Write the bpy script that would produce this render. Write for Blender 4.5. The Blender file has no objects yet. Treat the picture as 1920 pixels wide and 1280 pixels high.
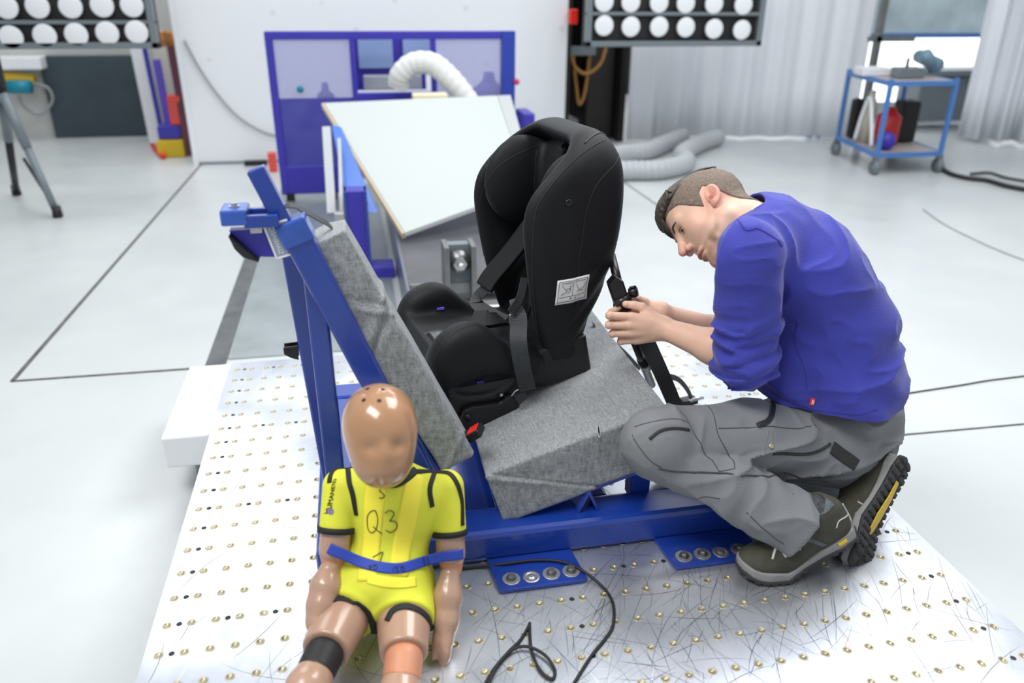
import bpy, bmesh, math, random
import numpy as np
from mathutils import Vector, Matrix

# ------------------------------------------------------------------ camera, light, exposure
S = bpy.context.scene
COL = S.collection
# camera axes (rows: right, up, back) and position; world: X along the plate's hole rows, Y away, Z up, floor at z = 0
CR = np.array([[0.98109323, -0.19339108, 0.00748084],
               [0.07281194, 0.40464441, 0.9115708],
               [-0.17931674, -0.89379125, 0.41107507]])
CC = np.array([0.470, -1.226, 1.499])
FPX = 1464.4
cam_d = bpy.data.cameras.new('camera'); cam = bpy.data.objects.new('camera', cam_d); COL.objects.link(cam)
m = Matrix([list(CR[:, i]) + [CC[i]] for i in range(3)] + [[0, 0, 0, 1]])
cam.matrix_world = m
cam_d.sensor_width = 36.0; cam_d.lens = FPX / 1920 * 36.0
cam_d.clip_start = 0.05; cam_d.clip_end = 60
cam_d.dof.use_dof = True; cam_d.dof.focus_distance = 2.0; cam_d.dof.aperture_fstop = 2.0
S.camera = cam

W = bpy.data.worlds.new('world'); S.world = W; W.use_nodes = True
W.node_tree.nodes['Background'].inputs[0].default_value = (0.90, 0.95, 1.0, 1)
W.node_tree.nodes['Background'].inputs[1].default_value = 0.50

def area(name, loc, target, sx, sy, power, color=(1, 1, 1)):
    d = bpy.data.lights.new(name, 'AREA'); d.shape = 'RECTANGLE'; d.size = sx; d.size_y = sy
    d.energy = power; d.color = color
    o = bpy.data.objects.new(name, d); COL.objects.link(o); o.location = loc
    o.rotation_euler = (Vector(target) - Vector(loc)).to_track_quat('-Z', 'Y').to_euler()
    return o
area('hall_lamp', (-0.8, -0.6, 4.2), (0.7, 0.6, 0.3), 2.6, 1.2, 125, (1, .985, .96))
area('hall_lamp', (2.8, 1.6, 4.4), (1.3, 1.2, 0), 2.6, 1.6, 115, (.97, .985, 1))
area('hall_lamp', (-1.3, 6.0, 4.5), (-1.0, 5.4, 0), 2.4, 4.5, 115, (.97, .985, 1))
area('hall_lamp', (4.2, 3.2, 4.5), (3.6, 3.2, 0), 3.6, .9, 75, (.97, .985, 1))
area('hall_lamp', (4.6, 8.6, 4.5), (4.2, 6.8, 0), 4.5, 2.5, 240, (.97, .985, 1))
area('hall_lamp', (1.3, 6.2, 4.5), (1.0, 5.6, 0), 1.6, .6, 40, (.97, .985, 1))
S.view_settings.view_transform = 'Standard'; S.view_settings.look = 'None'
S.view_settings.gamma = 1.0; S.view_settings.use_curve_mapping = False
S.view_settings.exposure = 0.12

# ------------------------------------------------------------------ helpers
def at(px, py, x=None, y=None, z=None):
    """point of the place seen at pixel (px, py) of the 1920x1280 frame, lying in the plane x=, y= or z= (metres)"""
    d = CR.T @ np.array([px - 960, -(py - 640), -FPX]) / FPX
    t = (x - CC[0]) / d[0] if x is not None else (y - CC[1]) / d[1] if y is not None else (z - CC[2]) / d[2]
    return CC + t * d
def V(*a): return np.array(a, float)
def nrm(v): v = np.asarray(v, float); return v / (np.linalg.norm(v) + 1e-12)

WL = {}
def empty(name, loc, label, cat, group=None):
    o = bpy.data.objects.new(name, None); COL.objects.link(o); o.location = loc; o.empty_display_size = .05
    WL[o] = np.array(loc, float); tag(o, label, cat, group); return o
def tag(o, label=None, cat=None, group=None, kind=None):
    if label: o['label'] = label
    if cat: o['category'] = cat
    if group: o['group'] = group
    if kind: o['kind'] = kind
    return o
def link_mesh(name, verts, faces, mat, parent=None, origin=None, smooth=True, mats=None, midx=None):
    verts = np.asarray(verts, float)
    if parent is not None: org = WL[parent]
    elif origin is not None: org = np.array(origin, float)
    else:
        mn, mx = verts.min(0), verts.max(0); org = np.array([(mn[0]+mx[0])/2, (mn[1]+mx[1])/2, mn[2]])
    me = bpy.data.meshes.new(name)
    me.from_pydata((verts - org).tolist(), [], faces if isinstance(faces, list) else faces.tolist())
    me.materials.append(mat)
    for mm in (mats or []): me.materials.append(mm)
    if midx is not None: me.polygons.foreach_set('material_index', np.asarray(midx, np.int32))
    me.polygons.foreach_set('use_smooth', [smooth] * len(me.polygons))
    me.update()
    o = bpy.data.objects.new(name, me); COL.objects.link(o)
    if parent is not None: o.parent = parent
    else: o.location = org
    WL[o] = org
    return o
def bevel(o, w=.003, n=2):
    b = o.modifiers.new('bevel', 'BEVEL'); b.width = w; b.segments = n; b.limit_method = 'ANGLE'; b.angle_limit = .6
    return o

class MB:
    def __init__(s): s.v = []; s.f = []; s.m = []; s.cur = 0
    def add(s, v, f):
        b = len(s.v); s.v += [list(map(float, p)) for p in v]; s.f += [[i + b for i in q] for q in f]; s.m += [s.cur] * len(f); return s
    def hexa(s, p):   # 8 points: bottom 0-3, top 4-7 (same winding)
        return s.add(p, [[3, 2, 1, 0], [4, 5, 6, 7], [0, 1, 5, 4], [1, 2, 6, 5], [2, 3, 7, 6], [3, 0, 4, 7]])
    def box(s, x0, x1, y0, y1, z0, z1):
        return s.hexa([(x0, y0, z0), (x1, y0, z0), (x1, y1, z0), (x0, y1, z0), (x0, y0, z1), (x1, y0, z1), (x1, y1, z1), (x0, y1, z1)])
    def beam(s, a, b, w, h, up=(0, 0, 1)):   # w along side, h along 'up'
        a = np.array(a, float); b = np.array(b, float); d = nrm(b - a); sd = nrm(np.cross(d, up)); u = np.cross(sd, d)
        q = []
        for p in (a, b):
            q.append([p - sd*w/2 - u*h/2, p + sd*w/2 - u*h/2, p + sd*w/2 + u*h/2, p - sd*w/2 + u*h/2])
        return s.hexa(q[0] + q[1])
    def obox(s, c, ax, ay, az):   # centre and three half-axis vectors
        c, ax, ay, az = [np.array(k, float) for k in (c, ax, ay, az)]
        return s.hexa([c-ax-ay-az, c+ax-ay-az, c+ax+ay-az, c-ax+ay-az, c-ax-ay+az, c+ax-ay+az, c+ax+ay+az, c-ax+ay+az])
    def tube(s, path, r, n=12, caps=True, flat=None, twist=None):
        P = np.array(path, float); k = len(P); R = np.broadcast_to(np.array(r, float), (k,)) if np.ndim(r) < 2 else None
        T = np.gradient(P, axis=0); T /= np.linalg.norm(T, axis=1)[:, None] + 1e-12
        u = nrm(np.cross(T[0], [0, 0, 1] if abs(T[0][2]) < .9 else [1, 0, 0])); vs = []
        for i in range(k):
            u = nrm(u - T[i] * (u @ T[i])); w = np.cross(T[i], u)
            a = np.arange(n) * 2 * math.pi / n
            vs += [P[i] + R[i] * (math.cos(t) * u + math.sin(t) * w) for t in a]
        f = [[i*n + j, i*n + (j+1) % n, (i+1)*n + (j+1) % n, (i+1)*n + j] for i in range(k-1) for j in range(n)]
        if caps: f += [list(range(n))[::-1], [(k-1)*n + j for j in range(n)]]
        return s.add(vs, f)
    def cyl(s, a, b, r, r2=None, n=24): return s.tube([a, b], [r, r if r2 is None else r2], n)
    def lathe(s, c, axis, prof, n=32):  # prof: (distance along axis, radius)
        axis = nrm(axis); u = nrm(np.cross(axis, [0, 0, 1] if abs(axis[2]) < .9 else [1, 0, 0])); w = np.cross(axis, u)
        vs = []; k = len(prof)
        for (h, r) in prof:
            vs += [np.array(c) + axis*h + r*(math.cos(t)*u + math.sin(t)*w) for t in np.arange(n)*2*math.pi/n]
        f = [[i*n + j, i*n + (j+1) % n, (i+1)*n + (j+1) % n, (i+1)*n + j] for i in range(k-1) for j in range(n)]
        f += [list(range(n))[::-1], [(k-1)*n + j for j in range(n)]]
        return s.add(vs, f)
    def prism(s, pts, off):   # polygon (3D points) pushed by off
        pts = [np.array(p, float) for p in pts]; n = len(pts); off = np.array(off, float)
        return s.add(pts + [p + off for p in pts], [list(range(n))[::-1], [n + i for i in range(n)]] + [[i, (i+1) % n, n + (i+1) % n, n + i] for i in range(n)])
    def strap(s, path, nrmls, w, t=.0015):   # flat webbing: width vectors given per point
        P = np.array(path, float); N = np.array(nrmls, float); k = len(P); T = np.gradient(P, axis=0)
        vs = []
        for i in range(k):
            n_ = nrm(N[i]); sd = nrm(np.cross(nrm(T[i]), n_)); ww = w if np.ndim(w) == 0 else w[i]
            vs += [P[i]-sd*ww/2, P[i]+sd*ww/2, P[i]+sd*ww/2+n_*t, P[i]-sd*ww/2+n_*t]
        f = [[i*4+j, i*4+(j+1) % 4, (i+1)*4+(j+1) % 4, (i+1)*4+j] for i in range(k-1) for j in range(4)] + [[3, 2, 1, 0], [(k-1)*4+j for j in range(4)]]
        return s.add(vs, f)
    def build(s, name, mat, parent=None, smooth=False, bev=0, origin=None, mats=None):
        o = link_mesh(name, s.v, s.f, mat, parent, origin, smooth, mats, s.m if mats else None)
        if bev: bevel(o, bev)
        return o
def spline(pts, n=8):
    P = np.array(pts, float); out = []
    Q = np.vstack([2*P[0]-P[1], P, 2*P[-1]-P[-2]])
    for i in range(1, len(Q)-2):
        for t in np.linspace(0, 1, n, endpoint=False):
            out.append(.5*((2*Q[i]) + (-Q[i-1]+Q[i+1])*t + (2*Q[i-1]-5*Q[i]+4*Q[i+1]-Q[i+2])*t*t + (-Q[i-1]+3*Q[i]-3*Q[i+1]+Q[i+2])*t**3))
    out.append(P[-1]); return np.array(out)

MATS = {}
def mat(name, col, rough=.5, metal=0., var=0., vscale=8., bump=0., bscale=60., spec=None, sheen=0., coat=0., emit=0., trans=0., stretch=None):
    if name in MATS: return MATS[name]
    M = bpy.data.materials.new(name); M.use_nodes = True; nt = M.node_tree; b = nt.nodes['Principled BSDF']
    b.inputs['Base Color'].default_value = (*col, 1); b.inputs['Roughness'].default_value = rough; b.inputs['Metallic'].default_value = metal
    if spec is not None: b.inputs['Specular IOR Level'].default_value = spec
    if sheen: b.inputs['Sheen Weight'].default_value = sheen; b.inputs['Sheen Roughness'].default_value = .4
    if coat: b.inputs['Coat Weight'].default_value = coat; b.inputs['Coat Roughness'].default_value = .12
    if emit: b.inputs['Emission Color'].default_value = (*col, 1); b.inputs['Emission Strength'].default_value = emit
    if trans: b.inputs['Transmission Weight'].default_value = trans
    tc = nt.nodes.new('ShaderNodeTexCoord'); src = tc.outputs['Object']
    if stretch:
        mp = nt.nodes.new('ShaderNodeMapping'); mp.inputs['Scale'].default_value = stretch; nt.links.new(src, mp.inputs[0]); src = mp.outputs[0]
    if var:
        n = nt.nodes.new('ShaderNodeTexNoise'); n.inputs['Scale'].default_value = vscale; n.inputs['Detail'].default_value = 5
        nt.links.new(src, n.inputs['Vector'])
        r = nt.nodes.new('ShaderNodeValToRGB'); r.color_ramp.elements[0].position = .3; r.color_ramp.elements[1].position = .7
        r.color_ramp.elements[0].color = (*[max(0, c*(1-var)) for c in col], 1); r.color_ramp.elements[1].color = (*[min(1, c*(1+var)) for c in col], 1)
        nt.links.new(n.outputs['Fac'], r.inputs[0]); nt.links.new(r.outputs[0], b.inputs['Base Color'])
    if bump:
        n = nt.nodes.new('ShaderNodeTexNoise'); n.inputs['Scale'].default_value = bscale; n.inputs['Detail'].default_value = 4
        nt.links.new(src, n.inputs['Vector']); bp = nt.nodes.new('ShaderNodeBump'); bp.inputs['Strength'].default_value = bump; bp.inputs['Distance'].default_value = .004
        nt.links.new(n.outputs['Fac'], bp.inputs['Height']); nt.links.new(bp.outputs[0], b.inputs['Normal'])
    MATS[name] = M; return M
def tinted(name, col, alpha=.25):
    M = bpy.data.materials.new(name); M.use_nodes = True; nt = M.node_tree; b = nt.nodes['Principled BSDF']
    b.inputs['Base Color'].default_value = (*col, 1); b.inputs['Roughness'].default_value = .08
    t = nt.nodes.new('ShaderNodeBsdfTransparent'); t.inputs[0].default_value = (*[min(1, .35+.65*c) for c in col], 1)
    mx = nt.nodes.new('ShaderNodeMixShader'); mx.inputs[0].default_value = alpha
    nt.links.new(t.outputs[0], mx.inputs[1]); nt.links.new(b.outputs[0], mx.inputs[2]); nt.links.new(mx.outputs[0], nt.nodes['Material Output'].inputs[0])
    return M

m_blue = mat('blue_paint', (.009, .042, .30), .28, 0, .10, 5, .05, 40, coat=.5)
m_blued = mat('violet_blue_paint', (.040, .032, .38), .4, 0, .05, 3)
m_steel = mat('bare_steel', (.24, .245, .24), .38, .9, .12, 12, .05, 80)
m_steell = mat('light_steel', (.50, .51, .52), .36, .85, .08, 9)
m_black = mat('black_plastic', (.006, .006, .007), .38, 0, 0, 1, .05, 90)
m_rubber = mat('black_rubber', (.012, .012, .013), .55)
m_white = mat('white_laminate', (.47, .51, .50), .5)
m_wpaint = mat('white_paint', (.80, .82, .84), .5, 0, .03, 3)
m_brass = mat('brass', (.50, .45, .30), .35, .7)
m_bore = mat('thread_bore', (.10, .075, .04), .5, .5)
m_dark = mat('dark_void', (.008, .008, .009), .6)
m_darkgrey = mat('dark_blue_grey', (.035, .055, .07), .4, 0, .15, 3)
m_grey = mat('grey_enamel', (.16, .19, .21), .4)
m_red = mat('red_plastic', (.75, .02, .01), .35)
m_yellow = mat('yellow_plastic', (.70, .45, .02), .4)
m_teal = mat('teal_plastic', (.0, .22, .32), .4)
m_ink = mat('black_ink', (.02, .02, .02), .6)
m_wood = mat('birch_edge', (.62, .48, .30), .5)
m_orange = mat('orange_cable', (.45, .22, .05), .5)
m_cartblue = mat('cart_blue', (.07, .20, .50), .4)

# ------------------------------------------------------------------ setting
def floor_mat():
    M = bpy.data.materials.new('painted_floor'); M.use_nodes = True; nt = M.node_tree; b = nt.nodes['Principled BSDF']
    tc = nt.nodes.new('ShaderNodeTexCoord')
    n1 = nt.nodes.new('ShaderNodeTexNoise'); n1.inputs['Scale'].default_value = .9; n1.inputs['Detail'].default_value = 6
    n2 = nt.nodes.new('ShaderNodeTexNoise'); n2.inputs['Scale'].default_value = 7; n2.inputs['Detail'].default_value = 8
    n3 = nt.nodes.new('ShaderNodeTexNoise'); n3.inputs['Scale'].default_value = 3.1; n3.inputs['Detail'].default_value = 3
    for n in (n1, n2, n3): nt.links.new(tc.outputs['Object'], n.inputs['Vector'])
    r = nt.nodes.new('ShaderNodeValToRGB'); r.color_ramp.elements[0].position = .3; r.color_ramp.elements[1].position = .75
    r.color_ramp.elements[0].color = (.48, .51, .515, 1); r.color_ramp.elements[1].color = (.60, .625, .625, 1)
    nt.links.new(n1.outputs['Fac'], r.inputs[0])
    r2 = nt.nodes.new('ShaderNodeValToRGB'); r2.color_ramp.elements[0].position = .76; r2.color_ramp.elements[1].position = .84
    r2.color_ramp.elements[0].color = (0, 0, 0, 1); r2.color_ramp.elements[1].color = (.25, .25, .25, 1)
    nt.links.new(n3.outputs['Fac'], r2.inputs[0])
    mx = nt.nodes.new('ShaderNodeMix'); mx.data_type = 'RGBA'; mx.inputs['B'].default_value = (.55, .50, .38, 1)
    nt.links.new(r2.outputs[0], mx.inputs['Factor']); nt.links.new(r.outputs[0], mx.inputs['A']); nt.links.new(mx.outputs['Result'], b.inputs['Base Color'])
    rr = nt.nodes.new('ShaderNodeMapRange'); rr.inputs['To Min'].default_value = .22; rr.inputs['To Max'].default_value = .45
    nt.links.new(n2.outputs['Fac'], rr.inputs[0]); nt.links.new(rr.outputs[0], b.inputs['Roughness'])
    return M
def struct(o): return tag(o, kind='structure')
struct(MB().box(-8, 11, -4, 12, -.06, 0).build('floor', floor_mat()))
def wall_mat():
    M = bpy.data.materials.new('white_panel_wall'); M.use_nodes = True; nt = M.node_tree; b = nt.nodes['Principled BSDF']
    b.inputs['Roughness'].default_value = .45
    tc = nt.nodes.new('ShaderNodeTexCoord'); v = nt.nodes.new('ShaderNodeTexVoronoi'); v.inputs['Scale'].default_value = 4.2
    nt.links.new(tc.outputs['Object'], v.inputs['Vector'])
    r = nt.nodes.new('ShaderNodeValToRGB'); r.color_ramp.elements[0].position = .05; r.color_ramp.elements[1].position = .13
    r.color_ramp.elements[0].color = (.70, .67, .66, 1); r.color_ramp.elements[1].color = (.80, .82, .84, 1)
    nt.links.new(v.outputs['Distance'], r.inputs[0]); nt.links.new(r.outputs[0], b.inputs['Base Color'])
    return M
struct(MB().box(-.95, 2.52, 6.45, 6.60, 0, 4.2).build('wall_back', wall_mat()))
struct(MB().box(-1.0, -.951, 6.45, 8.6, 0, 4.2).build('wall_return', m_wpaint))
struct(MB().box(-8, -1.001, 8.2, 8.4, 0, 4.2).build('wall_left', mat('grey_plaster', (.50, .51, .49), .6, 0, .06, 2)))
a = at(105, 105, y=8.12)
struct(MB().box(-2.68, -1.70, 8.12, 8.2, 0, a[2]).build('door_1', m_darkgrey, bev=.01))
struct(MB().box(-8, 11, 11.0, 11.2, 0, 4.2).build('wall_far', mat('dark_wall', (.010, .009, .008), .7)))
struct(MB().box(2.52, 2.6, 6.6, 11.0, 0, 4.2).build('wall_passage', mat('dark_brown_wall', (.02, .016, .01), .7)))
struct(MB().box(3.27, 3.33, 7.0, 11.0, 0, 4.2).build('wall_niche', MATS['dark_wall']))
# floor seams and the steel track set into the floor
m_seam = mat('seam_filler', (.10, .10, .095), .6, 0, .4, 25)
def seam(n, a, b, w): struct(MB().beam((*a, .001), (*b, .001), w, .004).build('trim_%d' % n, m_seam))
seam(1, (-.995, 2.005), (-.935, 6.44), .018)
seam(2, (-1.0, 2.005), (-.24, 1.995), .014)
seam(3, (2.708, 4.2), (2.709, 6.9), .012)
seam(4, (2.27, .949), (3.4, .92), .008)
struct(MB().box(-.235, -.15, 1.99, 4.85, 0, .004).build('trim_5', mat('dark_track_strip', (.10, .11, .115), .45, .2, .3, 9)))
struct(MB().box(-.145, .62, 2.06, 5.4, 0, .006).build('trim_6', mat('worn_track_steel', (.30, .34, .35), .4, .35, .15, 4)))
struct(MB().box(-.95, 2.52, 6.435, 6.449, 0, .02).build('trim_7', m_grey))
# ------------------------------------------------------------------ solid modelling: distance functions turned into one smooth mesh
def sd_sph(P, c, r): return np.linalg.norm(P - np.array(c, np.float32), axis=1) - r
def sd_rc(P, a, b, ra, rb, sq=None):
    """tapered capsule; sq=(axis vector, factor) flattens (factor<1) or widens (>1) it along an axis"""
    a = np.array(a, np.float32); b = np.array(b, np.float32)
    if sq is not None:
        ax = nrm(sq[0]).astype(np.float32); k = 1/sq[1] - 1
        P = P + ((P - a) @ ax)[:, None] * ax * k; b = b + ((b - a) @ ax) * ax * k
    d = b - a; L = max(float(d @ d), 1e-12); pa = P - a; h = np.clip(pa @ d / L, 0, 1)
    r = np.linalg.norm(pa - h[:, None]*d, axis=1) - (ra + (rb - ra)*h)
    return r * (min(1, sq[1]) if sq is not None else 1)
def sd_ell(P, c, rad, M=None):
    Q = P - np.array(c, np.float32)
    if M is not None: Q = Q @ np.array(M, np.float32).T     # rows of M: local axes
    rad = np.array(rad, np.float32); k0 = np.linalg.norm(Q/rad, axis=1); k1 = np.linalg.norm(Q/rad**2, axis=1)
    return k0*(k0 - 1)/(k1 + 1e-6)
def sd_box(P, c, half, r=.0, M=None):
    Q = P - np.array(c, np.float32)
    if M is not None: Q = Q @ np.array(M, np.float32).T
    q = np.abs(Q) - (np.array(half, np.float32) - r)
    return np.linalg.norm(np.maximum(q, 0), axis=1) + np.minimum(q.max(1), 0) - r
def sd_poly(X, Y, pts):
    pts = np.array(pts, np.float32); n = len(pts); d = np.full(len(X), 1e9, np.float32); s = np.ones(len(X), np.float32)
    for i in range(n):
        a = pts[i]; b = pts[i-1]; ex, ey = b - a; wx = X - a[0]; wy = Y - a[1]
        t = np.clip((wx*ex + wy*ey)/(ex*ex + ey*ey + 1e-12), 0, 1); d = np.minimum(d, (wx - ex*t)**2 + (wy - ey*t)**2)
        c1 = Y >= a[1]; c2 = Y < b[1]; c3 = ex*wy > ey*wx
        s = np.where((c1 & c2 & c3) | (~c1 & ~c2 & ~c3), -s, s)
    return s*np.sqrt(d)
def smin(a, b, k):
    h = np.clip(.5 + .5*(b - a)/k, 0, 1); return b*(1 - h) + a*h - k*h*(1 - h)
def smax(a, b, k): return -smin(-a, -b, k)
def su(k, *ds):
    r = ds[0]
    for d in ds[1:]: r = smin(r, d, k)
    return r
def chain(P, pts, k=.01, sq=None):
    """pts: list of (point, radius)"""
    r = None
    for (a, ra), (b, rb) in zip(pts[:-1], pts[1:]):
        d = sd_rc(P, a, b, ra, rb, sq); r = d if r is None else smin(r, d, k)
    return r
def smoothstep(a, b, x): t = np.clip((x - a)/(b - a), 0, 1); return t*t*(3 - 2*t)
_rs = np.random.RandomState(3); _NG = _rs.rand(33, 33, 33).astype(np.float32)
def noise(P, s=1., off=0):
    Q = P*s + 100.3 + off; I = np.floor(Q).astype(int); F = (Q - I).astype(np.float32); F = F*F*(3 - 2*F); I = I % 32
    r = 0
    for dx in (0, 1):
        for dy in (0, 1):
            for dz in (0, 1):
                r = r + _NG[I[:, 0]+dx, I[:, 1]+dy, I[:, 2]+dz]*(F[:, 0] if dx else 1-F[:, 0])*(F[:, 1] if dy else 1-F[:, 1])*(F[:, 2] if dz else 1-F[:, 2])
    return r*2 - 1
def ev(fn, P, ch=400000):
    return np.concatenate([fn(P[i:i+ch].astype(np.float32)) for i in range(0, len(P), ch)]) if len(P) else np.zeros(0, np.float32)
def sgrad(fn, P, e=.0006):
    g = np.stack([ev(fn, P + d) - ev(fn, P - d) for d in np.eye(3)*e], 1); return g/(np.linalg.norm(g, axis=1)[:, None] + 1e-9)
def snap(fn, P, off=0., it=4):
    """push points onto the surface fn = off; returns points and outward normals"""
    P = np.array(P, float)
    for _ in range(it): P = P - sgrad(fn, P)*(ev(fn, P) - off)[:, None]
    return P, sgrad(fn, P)
def sdf_mesh(fn, lo, hi, h, B=8, slack=1.6):
    lo = np.array(lo, float); hi = np.array(hi, float); nb = np.ceil((hi - lo)/(h*B)).astype(int)
    g = np.stack(np.meshgrid(*[np.arange(k) for k in nb], indexing='ij'), -1).reshape(-1, 3)
    d = ev(fn, lo + (g + .5)*B*h); g = g[np.abs(d) < B*h*.87*slack]
    o = np.stack(np.meshgrid(*[np.arange(B+1)]*3, indexing='ij'), -1).reshape(-1, 3)
    D = ev(fn, (lo + (g[:, None]*B + o[None])*h).reshape(-1, 3)).reshape(-1, B+1, B+1, B+1)
    sg = D < 0; cnt = sum(sg[:, a:a+B, b:b+B, c:c+B].astype(np.int8) for a in (0, 1) for b in (0, 1) for c in (0, 1))
    act = (cnt > 0) & (cnt < 8); bi, ci, cj, ck = np.nonzero(act)
    cell = g[bi]*B + np.stack([ci, cj, ck], 1)
    K = [(a, b, c) for a in (0, 1) for b in (0, 1) for c in (0, 1)]
    Cv = np.stack([D[bi, ci+a, cj+b, ck+c] for a, b, c in K], 1); acc = np.zeros((len(cell), 3)); num = np.zeros(len(cell))
    for i in range(8):
        for j in range(i+1, 8):
            dd = np.array(K[j]) - np.array(K[i])
            if np.abs(dd).sum() != 1: continue
            va, vb = Cv[:, i], Cv[:, j]; cr = (va < 0) != (vb < 0); t = np.where(cr, va/(va - vb + 1e-12), 0)
            acc += np.where(cr[:, None], np.array(K[i]) + t[:, None]*dd, 0); num += cr
    vert = lo + (cell + acc/num[:, None])*h
    N = (nb*B + 2).astype(np.int64); key = (cell[:, 0].astype(np.int64)*N[1] + cell[:, 1])*N[2] + cell[:, 2]
    od = np.argsort(key); key = key[od]; vert = vert[od]
    quads = []
    for ax in range(3):
        e = [0, 0, 0]; e[ax] = 1
        s0 = sg[:, :B, :B, :B]; s1 = sg[:, e[0]:B+e[0], e[1]:B+e[1], e[2]:B+e[2]]
        b_, i_, j_, k_ = np.nonzero(s0 != s1); base = g[b_]*B + np.stack([i_, j_, k_], 1); inside = s0[b_, i_, j_, k_]
        u = np.zeros(3, int); v = np.zeros(3, int); u[(ax+1) % 3] = 1; v[(ax+2) % 3] = 1
        idx = []; ok = np.ones(len(base), bool)
        for dd in (np.zeros(3, int), u, u+v, v):
            c = base - dd; ok &= (c >= 0).all(1); kk = (c[:, 0].astype(np.int64)*N[1] + c[:, 1])*N[2] + c[:, 2]
            p = np.searchsorted(key, kk); p = np.clip(p, 0, len(key)-1); ok &= key[p] == kk; idx.append(p)
        q = np.stack(idx, 1); q[~inside] = q[~inside][:, ::-1]; quads.append(q[ok])
    Q = np.concatenate(quads)
    for _ in range(2): vert = vert - sgrad(fn, vert)*np.clip(ev(fn, vert), -h, h)[:, None]
    return vert, Q
def solid(name, fn, lo, hi, h, mat, parent=None, origin=None):
    v, q = sdf_mesh(fn, lo, hi, h); return link_mesh(name, v, q, mat, parent, origin, True)
def on_surf(name, fn, path, r, mat, parent, n=6, off=0., seg=8, sub=True):
    P = spline(path, seg) if sub else np.array(path, float); P, _ = snap(fn, P, off); return MB().tube(P, r, n).build(name, mat, parent, True)
def band(fn, path, w, t=.002, seg=8, off=.0):
    """flat band hugging a surface"""
    P = spline(path, seg); P, Nn = snap(fn, P, off); T = np.gradient(P, axis=0); rows = []
    for k in np.linspace(-.5, .5, 7):
        S_ = P + np.array([nrm(np.cross(T[i], Nn[i])) for i in range(len(P))])*w*k; A, An = snap(fn, S_, off); rows.append((A, A + An*t))
    L = len(P); vs = []; [vs.extend(r[1]) for r in rows]; [vs.extend(r[0]) for r in rows]; R = len(rows); f = []
    for r in range(R-1):
        for i in range(L-1):
            a, b, c, d = r*L+i, r*L+i+1, (r+1)*L+i+1, (r+1)*L+i; f.append([a, d, c, b]); f.append([R*L+a, R*L+b, R*L+c, R*L+d])
    for i in range(L-1): f.append([i, i+1, R*L+i+1, R*L+i]); q = (R-1)*L; f.append([q+i+1, q+i, R*L+q+i, R*L+q+i+1])
    for r in range(R-1): f.append([r*L, R*L+r*L, R*L+(r+1)*L, (r+1)*L]); q = L-1; f.append([r*L+q, (r+1)*L+q, R*L+(r+1)*L+q, R*L+r*L+q])
    m_ = MB(); m_.v = [list(map(float, x)) for x in vs]; m_.f = f; m_.m = [0]*len(f); return m_
def text_geo(txt, size, thick=.0006):
    c = bpy.data.curves.new('lettering', 'FONT'); c.body = txt; c.size = size; c.extrude = thick; c.align_x = 'CENTER'; c.align_y = 'CENTER'
    o = bpy.data.objects.new('lettering', c); COL.objects.link(o); dg = bpy.context.evaluated_depsgraph_get()
    me = bpy.data.meshes.new_from_object(o.evaluated_get(dg)); v = np.array([x.co[:] for x in me.vertices]); f = [list(p.vertices) for p in me.polygons]
    bpy.data.objects.remove(o); bpy.data.curves.remove(c); return v, f
def lettering(name, txt, size, c, ux, uy, mat, parent, fn=None, off=.001, thick=.0005):
    v, f = text_geo(txt, size, thick); c = np.array(c, float); ux = nrm(ux); uy = nrm(np.array(uy, float) - ux*(np.array(uy, float) @ ux)); uz = np.cross(ux, uy)
    P = c + v[:, :1]*ux + v[:, 1:2]*uy
    if fn is not None: A, n_ = snap(fn, P, off); P = A + n_*v[:, 2:3]
    else: P = P + uz*(off + v[:, 2:3])
    return link_mesh(name, P, f, mat, parent, None, False)
def handwriting(name, strokes, size, c, ux, uy, mat, parent, fn=None, off=.001, r=.0012):
    c = np.array(c, float); ux = nrm(ux); uy = nrm(uy); m_ = MB()
    for s_ in strokes:
        P = np.array([c + ux*x*size + uy*y*size for x, y in s_]); P = spline(P, 4)
        if fn is not None: P, _ = snap(fn, P, off)
        m_.tube(P, r, 5)
    return m_.build(name, mat, parent, True)
# ------------------------------------------------------------------ sled plate with its grid of bushings
PZ = .25; CX = .05; CY = .0836
def plate_mat():
    M = bpy.data.materials.new('scratched_aluminium'); M.use_nodes = True; nt = M.node_tree; b = nt.nodes['Principled BSDF']
    L = nt.links.new; tc = nt.nodes.new('ShaderNodeTexCoord')
    b.inputs['Metallic'].default_value = .8
    n = nt.nodes.new('ShaderNodeTexNoise'); n.inputs['Scale'].default_value = 3.5; n.inputs['Detail'].default_value = 7; L(tc.outputs['Object'], n.inputs['Vector'])
    r = nt.nodes.new('ShaderNodeValToRGB'); r.color_ramp.elements[0].position = .3; r.color_ramp.elements[1].position = .65
    r.color_ramp.elements[0].color = (.38, .41, .46, 1); r.color_ramp.elements[1].color = (.68, .70, .74, 1); L(n.outputs['Fac'], r.inputs[0])
    last = r.outputs[0]
    L(last, b.inputs['Base Color'])
    n4 = nt.nodes.new('ShaderNodeTexNoise'); n4.inputs['Scale'].default_value = 6; n4.inputs['Detail'].default_value = 6; L(tc.outputs['Object'], n4.inputs['Vector'])
    mr = nt.nodes.new('ShaderNodeMapRange'); mr.inputs['To Min'].default_value = .22; mr.inputs['To Max'].default_value = .5; L(n4.outputs['Fac'], mr.inputs[0]); L(mr.outputs[0], b.inputs['Roughness'])
    return M
m_scr = mat('scratch_dark', (.16, .17, .20), .45, .6); m_scrl = mat('scratch_bright', (.85, .86, .88), .3, .9)
plate = empty('sled_plate', (.9, .45, 0), 'large scratched aluminium sled plate with a grid of threaded holes under bench and dummy', 'metal plate')
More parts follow.
